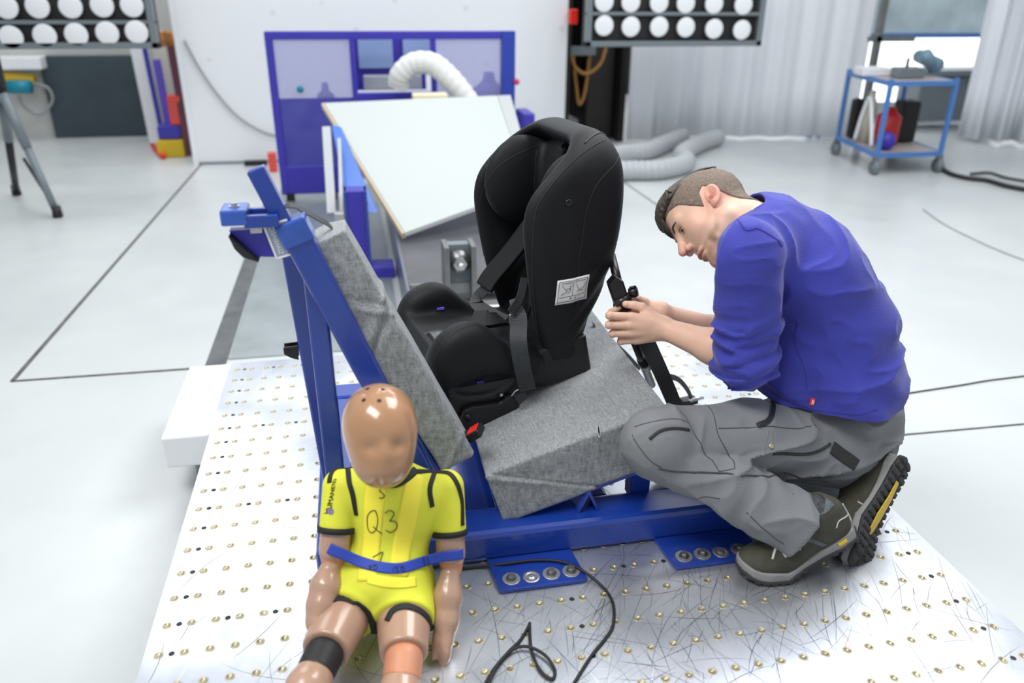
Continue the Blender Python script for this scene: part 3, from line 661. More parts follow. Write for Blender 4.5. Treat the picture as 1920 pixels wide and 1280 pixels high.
# rail assembly
ra = empty('sled_rail', (1.0, 3.0, 0), 'grey machined steel rail block with stop bracket behind the child seat', 'machine rail')
MB().box(.665, 1.40, 2.26, 4.8, .0, .225).build('rail_body', mat('shaded_machined_steel', (.13, .13, .14), .4, .6, .15, 6), ra, bev=.004)  # steel colour darkened to carry the shade under the board
MB().box(.655, .672, 2.16, 4.8, .0, .235).build('side_plate', mat('grey_plate', (.17, .19, .23), .3, .5), ra, bev=.002)
MB().box(.675, 1.38, 2.236, 2.262, .175, .232).build('front_bar', m_steel, ra, bev=.002)
MB().box(.675, 1.38, 2.20, 2.262, .115, .150).build('lower_bar', m_steel, ra, bev=.002)
MB().box(.70, .80, 2.215, 2.263, .150, .172).build('slot', m_dark, ra)
MB().box(.96, 1.0, 2.215, 2.263, .150, .172).build('slot', m_dark, ra)
for x0_, x1_ in ((.68, .75), (.85, .93), (.935, 1.1)): MB().box(x0_, x1_, 2.10, 2.20, .0, .125).build('clamp_block', m_wpaint, ra, bev=.003)
MB().box(.75, .85, 2.12, 2.2, 0, .10).build('guide', m_dark, ra)
c = at(862, 492, y=2.2)
for s_ in (-1, 1): MB().box(c[0]+s_*.062-.012, c[0]+s_*.062+.012, 2.16, 2.30, .14, c[2]+.085).build('bracket_cheek', m_steel, ra, bev=.003)
MB().box(c[0]-.06, c[0]+.06, 2.24, 2.30, .14, c[2]+.075).build('bracket_web', m_grey, ra, bev=.003)
for k, (dy, r_) in enumerate(((.055, .050), (.038, .052), (.022, .050))): MB().cyl((c[0], 2.18+dy+.01, c[2]), (c[0], 2.18+dy-.004, c[2]), r_, n=28).build('damper_ring', m_steel, ra, True)
MB().cyl((c[0], 2.20, c[2]-.004), (c[0], 2.175, c[2]-.004), .032, n=6).build('hex_nut', m_steell, ra); MB().cyl((c[0], 2.18, c[2]-.004), (c[0], 2.14, c[2]-.004), .016, n=20).build('threaded_stud', m_steell, ra, True)
for (px_, py_) in ((846, 526), (866, 521), (848, 536), (859, 537), (878, 535), (886, 523)):
    p = at(px_, py_, z=.145); MB().lathe((p[0], p[1], .125), (0, 0, 1), [(0, .013), (.02, .013), (.0205, .008), (.014, .007)], 18).build('socket_screw', m_steell, ra, True)
# passage with hanging orange cables
for k, (P, lab) in enumerate([([(1070, 95), (1078, 125), (1100, 138), (1125, 120), (1136, 90)], 'ochre cable hanging in a wide loop in the dark passage'), ([(1073, 95), (1080, 160), (1086, 195), (1097, 170), (1108, 85)], 'ochre cable hanging in a long narrow loop in the dark passage')]):
    P3 = spline([at(x, y_, y=6.9+.08*k) for x, y_ in P], 8); o = MB().tube(P3, .018, 8).build('hanging_cable', m_orange, smooth=True, origin=P3[0]); tag(o, lab, 'cable')
c = at(1085, 97, y=6.95); o = MB().box(2.595, c[0]+.16, 6.88, 7.02, c[2]-.03, c[2]+.05).build('cable_hook_rail', m_grey, origin=c); tag(o, 'grey rail from which the ochre cables hang', 'rail')
c = at(1072, 32, y=6.43); o = MB().box(c[0]-.03, c[0]+.04, 6.36, 6.44, c[2]-.06, c[2]+.07).build('alarm_box', m_red, bev=.008, origin=c); tag(o, 'small red box beside the right edge of the white wall, near the top', 'box')
c = at(1150, 120, y=7.2)
o = MB().box(c[0]-.28, c[0]+.02, 7.2, 7.5, 0, 1.9).build('equipment_rack', mat('black_brown', (.018, .016, .013), .5), bev=.01, origin=(c[0], 7.3, 0)); tag(o, 'tall black equipment rack in the shadow of the dark passage', 'rack')
# curtains
def curtain(name, pts, label, amp=.05, per=.28):
    P = spline(pts, 60); L_ = np.concatenate([[0], np.cumsum(np.linalg.norm(np.diff(P, axis=0), axis=1))]); T = np.gradient(P, axis=0); v = []; nz = 8
    for k in range(nz+1):
        z = .03 + 4.0*k/nz
        for i in range(len(P)):
            n_ = nrm(np.array([-T[i][1], T[i][0], 0])); a_ = amp*(1 + .4*math.sin(L_[i]*2.1))*(1.15 - .3*k/nz); w = math.sin(L_[i]*2*math.pi/per + .6*math.sin(L_[i]*3 + k*.35)) + .35*math.sin(L_[i]*2*math.pi/per*2.3 + k*.2)
            v.append([P[i][0] + n_[0]*a_*w, P[i][1] + n_[1]*a_*w, z])
    n = len(P); f = [[k*n+i, k*n+i+1, (k+1)*n+i+1, (k+1)*n+i] for k in range(nz) for i in range(n-1)]
    o = link_mesh(name, v, f, mat('white_curtain', (.80, .82, .86), .7), None, (*pts[0][:2], 0)); s_ = o.modifiers.new('thickness', 'SOLIDIFY'); s_.thickness = .004; return tag(o, label, 'curtain')
curtain('curtain', [(3.33, 6.88, 0), (4.2, 7.02, 0), (5.3, 6.86, 0), (5.95, 6.78, 0)], 'white curtain with soft folds hanging behind the lamp panel, left of the window', .035, .36)
curtain('curtain', [(7.05, 6.50, 0), (7.6, 6.1, 0), (8.6, 5.2, 0), (9.6, 4.2, 0)], 'white curtain with deep vertical folds at the right edge, right of the window', .06, .24)
struct(MB().box(5.5, 5.56, 6.95, 7.0, 0, 4.2).box(5.62, 5.66, 6.95, 7.0, 0, 4.2).build('trim_8', m_cartblue))
m_glow = mat('daylit_pane', (.95, .97, 1), .3, emit=1.6)
wl_ = MB(); wl_.box(4.9, 9.6, 7.8, 7.9, 0, .25).box(4.9, 9.6, 7.8, 7.9, 2.2, 4.2); struct(wl_.build('wall_right', m_wpaint))
za = at(1700, 66, y=7.8)[2]
struct(MB().box(5.5, 9.4, 7.78, 7.84, za-.03, za+.02).build('trim_9', m_cartblue))
wd = MB().box(4.9, 9.6, 7.84, 7.86, .25, za).build('window_1', m_glow); struct(wd)
struct(MB().box(4.9, 9.6, 7.84, 7.86, za, 2.2).build('window_2', mat('hazy_pane', (.62, .74, .78), .15, 0, .3, 1.5)))
for x in (6.1, 6.16): pass
# trolley
tr = empty('trolley', (5.4, 5.4, 0), 'light blue two-shelf trolley on castors standing before the window at the right', 'trolley')
c1 = V(5.14, 5.16, 0); c2 = V(5.78, 5.12, 0); c3 = V(4.80, 5.66, 0); c4 = V(5.50, 5.66, 0)
c1[:2] = at(1643, 296, z=.15)[:2]; c2[:2] = at(1762, 292, z=.15)[:2]; c3[:2] = at(1570, 262, z=.15)[:2]; c4 = c2 + (c3 - c1)
H = .80
for c in (c1, c2, c3, c4): MB().beam(c + V(0, 0, .15), c + V(0, 0, H+.02), .035, .035, (1, 0, 0)).build('post', m_cartblue, tr, bev=.004)
for z_, nme in ((.17, 'lower_shelf'), (H-.02, 'upper_shelf')):
    MB().prism([c1+V(0, 0, z_), c2+V(0, 0, z_), c4+V(0, 0, z_), c3+V(0, 0, z_)], (0, 0, .018)).build(nme, mat('shelf_board', (.42, .38, .36), .5), tr)
    for a, b in ((c1, c2), (c2, c4), (c4, c3), (c3, c1)): MB().beam(a+V(0, 0, z_), b+V(0, 0, z_), .03, .04).build('shelf_rail', m_cartblue, tr)
for c in (c1, c2, c3, c4):
    w = MB().cyl(c + V(-.016, 0, .065), c + V(.016, 0, .065), .065, n=24).build('castor_wheel', m_grey, tr, True); MB().box(c[0]-.024, c[0]+.024, c[1]-.02, c[1]+.02, .11, .155).build('castor_fork', m_steel, tr)
def thing(name, label, cat, m_, make, sm=False, bev=0, org=None, group=None):
    b_ = MB(); make(b_); o = b_.build(name, m_, None, sm, bev, org); tag(o, label, cat, group); return o
ez = (c2 - c1); ed = (c3 - c1)
tp = lambda u, v, z_: c1 + ez*u + ed*v + V(0, 0, z_)
thing('paper_stack', 'white paper stack lying on the left of the trolley top', 'paper', m_wpaint, lambda b: b.obox(tp(.12, .6, H+.035), nrm(ez)*.15, nrm(ed)*.11, V(0, 0, .035)), bev=.01)
thing('instrument_box', 'dark grey instrument box in the middle of the trolley top', 'box', m_grey, lambda b: b.obox(tp(.45, .3, H+.045), nrm(ez)*.13, nrm(ed)*.09, V(0, 0, .045)), bev=.01)
thing('power_tool', 'blue-grey power tool on the right end of the trolley top', 'tool', mat('dusty_blue', (.16, .27, .34), .5), lambda b: (b.cyl(tp(.72, .35, H+.19), tp(1.0, .5, H+.07), .055), b.cyl(tp(.98, .4, H+.10), tp(1.05, .9, H+.14), .06)), True)
thing('handle_grip', 'black handle standing on the dark instrument box', 'handle', m_black, lambda b: b.cyl(tp(.42, .3, H+.09), tp(.42, .3, H+.17), .014))
thing('red_canister', 'red canister standing on the lower trolley shelf', 'canister', mat('deep_red', (.45, .01, .01), .35), lambda b: b.lathe(tp(.42, .45, .19), (0, 0, 1), [(0, .10), (.02, .11), (.26, .11), (.30, .06), (.34, .04)], 24), True)
thing('white_bottle', 'off-white bottle on the lower trolley shelf, left of the red canister', 'bottle', mat('cream_plastic', (.62, .60, .48), .4), lambda b: b.lathe(tp(.20, .62, .19), (0, 0, 1), [(0, .06), (.34, .06), (.42, .03), (.47, .03)], 20), True)
thing('black_case', 'black case on the right of the lower trolley shelf', 'case', m_dark, lambda b: b.obox(tp(.80, .60, .38), nrm(ez)*.09, nrm(ed)*.11, V(0, 0, .185)), bev=.02)
thing('cable_reel', 'blue cable reel on the front of the lower trolley shelf', 'reel', m_blued, lambda b: b.cyl(tp(.18, .12, .27), tp(.24, .18, .27), .08), True)
thing('folded_hose', 'pale grey looped hose on the left of the lower trolley shelf', 'hose', m_wpaint, lambda b: b.tube(spline([tp(.04, .62, .21), tp(.04, .55, .45), tp(.05, .45, .62), tp(.06, .32, .4), tp(.07, .25, .21)], 8), .018, 8), True)
thing('shoulder_bag', 'black bag behind the hose on the left of the lower trolley shelf', 'bag', m_dark, lambda b: b.obox(tp(.13, .84, .38), nrm(ez)*.055, nrm(ed)*.055, V(0, 0, .185)), bev=.03)
thing('monitor_stand', 'grey steel monitor stand behind the left of the trolley', 'stand', m_steel, lambda b: (b.box(5.62, 5.68, 6.2, 6.26, 0, 1.9), b.box(5.55, 6.05, 6.2, 6.25, 1.05, 1.10)))
thing('work_bench', 'dark work bench with tools under the bright window behind the trolley', 'workbench', m_grey, lambda b: (b.box(6.0, 8.2, 7.1, 7.6, .62, .68), b.box(6.05, 6.12, 7.15, 7.55, 0, .62), b.box(8.0, 8.07, 7.15, 7.55, 0, .62), b.box(7.0, 7.9, 7.2, 7.6, .1, .6)))
# corrugated hoses by the curtain
def hose(name, pts, r, label, m_):
    P = spline(pts, 30); L_ = np.concatenate([[0], np.cumsum(np.linalg.norm(np.diff(P, axis=0), axis=1))]); n = int(L_[-1]/.012); Q = np.stack([np.interp(np.linspace(0, L_[-1], n), L_, P[:, k]) for k in range(3)], 1)
    o = MB().tube(Q, [r*(1 + .05*math.sin(i*1.4)) for i in range(n)], 16).build(name, m_, None, True, origin=pts[0]); return tag(o, label, 'hose')
m_hose = mat('grey_hose', (.42, .44, .46), .5)
fl_ = lambda x, y_, z=.08: at(x, y_, z=z)
hose('ventilation_hose', [fl_(1120, 300), fl_(1170, 288), fl_(1215, 282), fl_(1250, 268), fl_(1280, 255)], .085, 'grey corrugated ventilation hose on the floor, the upper one nearer the curtain', m_hose)
hose('ventilation_hose', [fl_(1120, 322), fl_(1180, 320), fl_(1240, 318), fl_(1285, 306), fl_(1280, 288), fl_(1310, 270), fl_(1345, 258)], .085, 'grey corrugated ventilation hose curling on the floor, the one in front', m_hose)
thing('black_bag', 'black bag lying at the foot of the white curtain behind the hoses', 'bag', m_dark, lambda b: b.lathe((*fl_(1315, 245, 0)[:2], 0), (0, 0, 1), [(0, .22), (.06, .22), (.10, .15), (.13, .04)], 16), True)
P = [at(x, y_, z=.02) for x, y_ in ((1755, 300), (1775, 322), (1810, 333), (1850, 338), (1890, 349), (1960, 362))]; o = MB().tube(spline(P, 8), .02, 10).build('floor_cable', m_rubber, None, True, origin=P[0]); tag(o, 'thick black cable running over the floor from the trolley to the right', 'cable')
P = [at(x, y_, z=.02) for x, y_ in ((1820, 326), (1855, 324), (1890, 334), (1960, 345))]; o = MB().tube(spline(P, 8), .012, 10).build('floor_cable', m_rubber, None, True, origin=P[0]); tag(o, 'thinner black cable just behind the thick one on the floor at the right edge', 'cable')
P = [at(x, y_, z=.004) for x, y_ in ((1683, 740), (1740, 731), (1800, 722), (1860, 712), (1960, 700))]; o = MB().tube(spline(P, 8), .003, 8).build('floor_wire', m_ink, None, True, origin=P[0]); tag(o, 'thin dark cord lying on the floor to the right of the man', 'cord')
P = [at(x, y_, z=.004) for x, y_ in ((1730, 392), (1770, 420), (1840, 455), (1900, 480), (1960, 500))]; o = MB().tube(spline(P, 8), .0025, 8).build('floor_wire', m_seam, None, True, origin=P[0]); tag(o, 'thin grey cord curving over the floor towards the right edge, behind the man', 'cord')
# left background
P = [at(x, y_, y=6.42) for x, y_ in ((345, 75), (375, 130), (410, 180), (450, 222), (500, 250), (540, 256))]; o = MB().tube(spline(P, 8), .011, 8).build('wall_cable', mat('grey_cable', (.30, .31, .32), .5), None, True, origin=P[0]); tag(o, 'grey cable sagging across the white wall left of the blue guard', 'cable')
c = at(511, 300, z=.1); thing('fire_red_block', 'small red block on the floor left of the blue guard', 'block', mat('coral_red', (.75, .08, .06), .4), lambda b: b.box(c[0]-.035, c[0]+.035, c[1]-.04, c[1]+.04, 0, .17), bev=.01)
tb = at(483, 300, z=.05); thing('black_bar', 'short black bar lying on the floor beside the small red block', 'bar', m_black, lambda b: b.box(tb[0]-.12, tb[0]+.08, tb[1]-.02, tb[1]+.02, 0, .05), bev=.005)
def lean(name, label, x, y, w, t, h, m_, dx=0., dy=.12): thing(name, label, 'board', m_, lambda b: b.beam((x, y, 0.005), (x+dx, y+dy, h), w, t, (0, 1, 0)), bev=.004, org=(x, y, 0))
def gp(px, z, y): return at(px, 150, y=y)[0]
xx = lambda px, yy: at(px, 240, y=yy)[0]
lean('white_board', 'long white board leaning upright beside the dark door', xx(292, 7.6), 7.6, .16, .04, 1.15, m_wpaint, -.06)
lean('white_board', 'long white board leaning beside the white wall edge, the one nearer the wall', xx(330, 7.5), 7.5, .13, .04, 1.1, mat('pale_board', (.62, .60, .55), .6), -.06)
lean('blue_pole', 'blue pole leaning between the white boards left of the wall', xx(303, 7.4), 7.4, .04, .04, 1.0, m_blued, -.06)
lean('brown_batten', 'thin brown wooden batten leaning on the right side of the dark door', xx(279, 7.8), 7.8, .035, .03, 1.0, mat('brown_wood', (.25, .13, .06), .6), -.02)
lean('dark_post', 'dark post standing against the left edge of the white wall', xx(347, 6.9), 6.9, .06, .05, 1.0, mat('maroon_paint', (.12, .03, .05), .5), -.02, .05)
lean('violet_board', 'violet blue board standing between the pale boards left of the wall', xx(318, 7.2), 7.2, .07, .03, .85, mat('violet_board', (.12, .08, .55), .5), -.04)
c = at(335, 235, y=6.95); thing('red_crate', 'red crate standing upright on the blue box left of the white wall', 'crate', mat('coral_red', (.75, .08, .06), .4), lambda b: b.box(c[0]-.06, c[0]+.06, 6.9, 7.05, .29, .56), bev=.01)
c = at(325, 255, y=6.95); thing('blue_box', 'blue box under the red crate left of the white wall', 'box', m_blued, lambda b: b.box(c[0]-.12, c[0]+.08, 6.87, 7.1, .165, .285), bev=.01)
c = at(325, 278, y=6.9); thing('yellow_box', 'yellow box on the floor, lowest of the coloured pile left of the wall', 'box', mat('mustard', (.60, .42, .01), .5), lambda b: b.box(c[0]-.13, c[0]+.11, 6.82, 7.1, 0, .16), bev=.01)
P = [at(x, y_, z=.03) for x, y_ in ((286, 272), (306, 293))]; thing('red_tube', 'red tube lying on the floor in front of the yellow box', 'tube', m_red, lambda b: b.cyl(P[0], P[1], .025), True)
c = at(318, 75, y=7.0); thing('coloured_shelf', 'shelf with red and yellow boxes on the wall left of the white wall edge', 'shelf', mat('red_yellow_stock', (.45, .18, .04), .5, 0, .7, 14), lambda b: b.box(c[0]-.1, c[0]+.16, 7.0, 7.3, c[2]-.06, c[2]+.07), bev=.01)
P = [at(x, y_, y=8.05) for x, y_ in ((-30, 140), (65, 150))]; thing('yellow_pipe', 'yellow pipe fixed to the grey wall at the left edge', 'pipe', m_yellow, lambda b: b.cyl(P[0], P[1], .055), True)
c = at(38, 163, y=7.9); thing('teal_motor', 'teal motor housing just below the yellow pipe', 'motor', m_teal, lambda b: b.cyl(c - V(.11, 0, 0), c + V(.10, 0, 0), .065), True)
P = [at(x, y_, y=8.0) for x, y_ in ((60, 155), (90, 165), (98, 190), (75, 215), (45, 200), (35, 180))]; o = MB().tube(spline(P, 8), .014, 8).build('wall_hose', mat('grey_cable', (.3, .31, .32), .5), None, True, origin=P[0]); tag(o, 'grey hose looping on the grey wall below the yellow pipe', 'hose')
c = at(30, 117, y=8.1); thing('white_duct_box', 'white box duct on the grey wall above the yellow pipe', 'duct', m_wpaint, lambda b: b.box(c[0]-.5, c[0]+.28, 7.95, 8.19, c[2]-.06, c[2]+.06), bev=.01)
# tripod
td = empty('tripod', (-2.2, 5.0, 0), 'black and grey tripod legs standing at the left edge of the picture', 'tripod')
ap = at(2, 170, y=4.9); f1 = at(108, 402, z=.02); f2_ = at(14, 322, y=5.15); f2_[2] = .02; f3 = V(ap[0]-.5, 4.6, .02)
f2_ = at(18, 312, z=.02); f2_ = ap + (f2_ - ap)*1.0; 
for i, f_ in enumerate((f1, V(-2.15, 5.45, .02), f3)):
    mm = ap + (f_ - ap)*.45; MB().cyl(ap, mm, .035, .032, 12).build('leg', m_grey, td, True); MB().cyl(mm, f_, .027, .025, 12).build('leg', m_black if i else m_grey, td, True)
    MB().cyl(f_ - V(0, 0, .015), f_ + V(0, 0, .06), .035, .03, 12).build('rubber_foot', m_rubber, td, True)
mm = ap + (f1 - ap)*.93; MB().cyl(ap + V(0, .1, -.48), mm, .012, n=8).build('spreader', m_black, td, True)
MB().cyl(ap - V(0, 0, .02), ap + V(0, 0, .5), .04, n=16).build('centre_column', m_black, td, True)
# ------------------------------------------------------------------ child seat
def hit(px, py, fn, t0=.9, t1=3.2, n=260):
    """first point of the surface fn = 0 seen at pixel (px, py)"""
    d = CR.T @ np.array([px - 960, -(py - 640), -FPX]) / FPX; d = d/np.linalg.norm(d); ts = np.linspace(t0, t1, n); P = CC + ts[:, None]*d
    v = ev(fn, P); k = np.nonzero(v < 0)[0]
    if len(k) == 0: k = [int(np.argmin(v))]; return P[k[0]]
    a, b = ts[max(k[0]-1, 0)], ts[k[0]]
    for _ in range(18):
        m_ = (a + b)/2
        if ev(fn, (CC + m_*d)[None])[0] < 0: b = m_
        else: a = m_
    return CC + b*d
def hits(pts, fn): return np.array([hit(x, y, fn) for x, y in pts])
ca, sa_ = math.cos(math.radians(11)), math.sin(math.radians(11))
SO = np.array([.87, .70, 0], np.float32); SU_ = np.array([-ca, -sa_, 0], np.float32); SW = np.array([sa_, -ca, 0], np.float32)
def loc(P): Q = P - SO; return Q @ SU_, Q @ SW, Q[:, 2]
def wl(u, w, z): return SO + SU_*u + SW*w + np.array([0, 0, z])
OUT = [(-.03, .61), (.012, .72), (.040, .86), (.056, .98), (.040, 1.05), (-.015, 1.11), (-.075, 1.160), (-.125, 1.182), (-.168, 1.175), (-.197, 1.13), (-.210, 1.04), (-.207, .95), (-.190, .86), (-.160, .76), (-.125, .67), (-.10, .61)]
CAV = [(.30, .66), (.33, .93), (.30, 1.23), (.06, 1.22), (-.05, 1.180), (-.125, 1.150), (-.162, 1.09), (-.155, .96), (-.11, .80), (-.06, .66), (.12, .64)]
def closed(pts, n=5):
    P = [np.array(p, float) for p in pts]; return spline(P[-2:] + P + P[:2], n)[2*n:-2*n - 1 + 0] if False else spline(P + P[:1], n)[:-1]
OUT = closed(OUT); CAV = closed(CAV, 4)
def f_shell(P):
    u, w, z = loc(P); aw = np.abs(w)
    half = .197 - .030*smoothstep(.95, .62, z) - .045*smoothstep(1.08, 1.215, z)**1.5 - .018*smoothstep(-.05, -.18, u)
    d = smax(sd_poly(u, z, OUT) - .012, aw - half, .055)
    cav = smax(sd_poly(u, z, CAV), aw - (half - .040), .05)
    d = smax(d, -cav, .030)
    # seam grooves and soft wrinkles low on the side
    d = d + .0010*noise(P, 9) + .002*np.sin((z + u*1.2)*95)*smoothstep(.95, .75, z)*smoothstep(-.02, -.1, u)
    return d
def f_head(P):
    u, w, z = loc(P); aw = np.abs(w)
    Q = np.stack([u, aw, z], 1)
    Q[:, 0] += .045*(w > 0)
    a = sd_ell(Q, (-.055, .122, 1.035), (.100, .036, .115), [[.97, 0, .24], [0, 1, 0], [-.24, 0, .97]]); b = sd_ell(Q, (-.138, 0, 1.04), (.036, .165, .118))
    d = smin(a, b, .035)
    return d + .003*np.exp(-((aw - .062)/.006)**2)
BOL = closed([(.265, .600), (.285, .66), (.262, .715), (.215, .742), (.165, .735), (.10, .68), (.045, .655), (.01, .62), (.03, .60), (.12, .628), (.20, .625)], 4)
def f_base(P):
    u, w, z = loc(P); aw = np.abs(w)
    pan = smax(sd_poly(u, z, [(.275, .585), (.288, .64), (.27, .675), (.20, .672), (.08, .650), (-.06, .66), (-.08, .585)]) - .010, aw - .155, .03)
    bol = smax(sd_poly(u, z, BOL) - .014, np.abs(aw - .152) - .042, .045)
    d = smin(pan, bol, .022)
    return d + .0012*noise(P, 11)
def f_plastic(P):
    u, w, z = loc(P); aw = np.abs(w)
    pl = sd_poly(u, z, [(.262, .64), (.245, .50), (.225, .462), (.20, .452), (.06, .500), (.045, .545), (.02, .560), (-.01, .550), (-.138, .592 - .026), (-.150, .572), (-.13, .67), (.0, .65)])
    d = smax(pl - .004, aw - .158, .012)
    arch = sd_ell(np.stack([u, aw, z], 1), (.155, .165, .585), (.085, .028, .034)); d = smax(d, -arch, .008)
    return d
m_seat = bpy.data.materials.new('black_seat_fabric'); m_seat.use_nodes = True
def _ms():
    nt = m_seat.node_tree; b = nt.nodes['Principled BSDF']; L = nt.links.new
    b.inputs['Base Color'].default_value = (.0042, .0047, .006, 1); b.inputs['Roughness'].default_value = .62; b.inputs['Specular IOR Level'].default_value = .35
    b.inputs['Sheen Weight'].default_value = .075; b.inputs['Sheen Roughness'].default_value = .35; b.inputs['Sheen Tint'].default_value = (.65, .8, 1, 1)
    tc = nt.nodes.new('ShaderNodeTexCoord'); n = nt.nodes.new('ShaderNodeTexNoise'); n.inputs['Scale'].default_value = 420; L(tc.outputs['Object'], n.inputs['Vector'])
    bp = nt.nodes.new('ShaderNodeBump'); bp.inputs['Strength'].default_value = .3; bp.inputs['Distance'].default_value = .001; L(n.outputs['Fac'], bp.inputs['Height']); L(bp.outputs[0], b.inputs['Normal'])
_ms()
m_pipe = mat('grey_black_piping', (.010, .011, .013), .6); m_web = mat('dark_webbing', (.022, .025, .03), .55, 0, .2, 60)
cs = empty('child_seat', (.87, .70, .50), 'black rearward-facing child car seat standing on the grey seat cushion', 'child seat')
shell = solid('seat_shell', f_shell, (.70, .42, .58), (1.16, 1.0, 1.26), .005, m_seat, cs)
solid('headrest', f_head, (.74, .50, .88), (1.10, .92, 1.20), .0045, m_seat, cs)
base = solid('seat_pad', f_base, (.52, .42, .55), (1.05, 1.0, .80), .0045, m_seat, cs)
solid('base', f_plastic, (.56, .46, .42), (1.08, .95, .72), .0045, m_black, cs)
def seam(name, pts, fn, r=.0012, par=shell, off=-.0002, m_=m_pipe): WL[par] = WL[cs]; return on_surf(name, fn, hits(pts, fn), r, m_, par, off=off)
seam('seam', [(1163, 285), (1155, 305), (1120, 345), (1100, 395), (1092, 450), (1085, 500), (1082, 600)], f_shell)
seam('piping', [(1135, 262), (1095, 285), (1048, 330), (1016, 372), (1003, 405), (998, 480), (1000, 560), (1012, 640)], f_shell, .0018)
seam('seam', [(1012, 236), (1010, 252), (1008, 262)], f_shell, .001)
seam('piping', [(815, 675), (835, 640), (865, 615), (905, 612), (940, 635), (962, 660)], f_base, .0016, base)
seam('piping', [(906, 375), (912, 345), (935, 312), (965, 292), (1000, 276), (1030, 270), (1060, 280)], f_head, .0014)
seam('seam', [(1006, 282), (1004, 310), (1003, 345), (1004, 375)], f_head, .0012)
seam('seam', [(905, 480), (898, 400), (915, 330), (950, 285), (1000, 262)], f_shell, .001)
# label
LQ = hits([(1045, 526), (1105, 513), (1099, 560), (1040, 572)], f_shell)
lc = LQ.mean(0); lx = nrm((LQ[1]-LQ[0]) + (LQ[2]-LQ[3])); ly = nrm((LQ[0]-LQ[3]) + (LQ[1]-LQ[2])); lw, lh = np.linalg.norm(LQ[1]-LQ[0]), np.linalg.norm(LQ[0]-LQ[3])
g_ = [(i/8-.5, j/6-.5) for j in range(7) for i in range(9)]; lp, ln_ = snap(f_shell, [lc + lx*lw*a + ly*lh*b for a, b in g_], .0015)
m_lab = mat('label_cloth', (.80, .80, .78), .7); o = link_mesh('care_label', lp, [[j*9+i, j*9+i+1, (j+1)*9+i+1, (j+1)*9+i] for j in range(6) for i in range(8)], m_lab, cs); WL[o] = WL[cs]
sm_ = o.modifiers.new('thick', 'SOLIDIFY'); sm_.thickness = .0008; sm_.offset = 0
LB = o
S_ = lambda pts: [(a - .5, (b - .5)*lh/lw) for a, b in pts]
stro = [S_([(.06, .08), (.5, .08), (.94, .08)]), S_([(.94, .08), (.94, .5), (.94, .92)]), S_([(.94, .92), (.5, .92), (.06, .92)]), S_([(.06, .92), (.06, .5), (.06, .08)]), S_([(.5, .3), (.5, .6), (.5, .88)]), S_([(.1, .28), (.5, .28), (.9, .28)]),
        S_([(.14, .78), (.26, .6), (.32, .5), (.2, .42), (.14, .4)]), S_([(.34, .42), (.42, .5), (.40, .66), (.46, .72)]), S_([(.6, .75), (.66, .55), (.74, .48), (.84, .58), (.88, .75)]), S_([(.62, .42), (.7, .5), (.78, .42)]),
        S_([(.14, .84), (.3, .84), (.44, .84)]), S_([(.56, .84), (.7, .84), (.88, .84)]), S_([(.42, .16), (.45, .22), (.48, .16), (.44, .18)]), S_([(.56, .22), (.60, .20), (.56, .16)]), S_([(.3, .6), (.38, .6), (.44, .56)])]
handwriting('label_print', stro, lw, lc, lx, ly, mat('print_grey', (.06, .06, .065), .7), LB, f_shell, .0022, .0006)
sl2 = hit(1066, 380, f_shell); MB().lathe(sl2 + SW*.002, SW, [(-.004, .008), (.0, .009), (.001, .005), (-.002, .003)], 16).build('strap_guide', m_black, cs, True)
bl_ = hit(1148, 252, f_shell); on_surf('loop_tag', f_shell, hits([(1097, 268), (1110, 256), (1128, 249), (1140, 250)], f_shell), .0025, m_web, cs)
# harness
def S3(pts, yy): return [at(x, y_, y=yy) for x, y_ in pts]
nf = V(-.6, -.55, .55)
pth = spline([wl(-.085, -.07, .93), wl(-.03, -.085, .85), wl(.03, -.10, .775), wl(.055, -.10, .74)], 6); MB().strap(pth, [nf]*len(pth), .060, .014).build('shoulder_pad', m_seat, cs, bev=.004)
pth = spline([wl(.05, -.10, .745), wl(.08, -.11, .70), wl(.05, -.05, .68), wl(.03, -.01, .675)], 6); MB().strap(pth, [V(-.3, -.5, .8)]*len(pth), .036, .002).build('harness_strap', m_web, cs)
pth = spline([wl(-.085, .075, .93), wl(-.03, .09, .85), wl(.02, .11, .77), wl(.04, .115, .72)], 6); MB().strap(pth, [nf]*len(pth), .045, .012).build('shoulder_pad', m_seat, cs, bev=.004)
pth = spline([wl(.05, .02, .69), wl(.09, .03, .70), wl(.13, .0, .69)], 6); MB().strap(pth, [V(-.2, -.3, .9)]*len(pth), .06, .012).build('crotch_pad', m_seat, cs, bev=.004)
bz = wl(.03, .06, .705); MB().obox(bz, SU_*.015, SW*.012, V(0, 0, .015)).build('buckle_tongue', m_steell, cs, bev=.003)
# adjuster cover at the front lip
c = wl(.245, .02, .672)
def f_adj(P):
    u, w, z = loc(P); d = sd_ell(np.stack([u, w, z], 1), (.235, .045, .672), (.045, .058, .024)); return smax(d, -sd_box(np.stack([u, w, z], 1), (.268, .05, .68), (.010, .028, .03), .004), .004)
solid('adjuster_cover', f_adj, wl(.235, .045, .672) - .09, wl(.235, .045, .672) + .09, .003, mat('charcoal_plastic', (.035, .04, .045), .3), cs)
fl = hit(826, 579, f_base); MB().obox(fl + V(0, -.002, .002), V(.010, 0, 0), V(0, .004, .0), V(0, 0, .0025)).build('fabric_tag', mat('violet_tag', (.12, .10, .6), .6), cs)
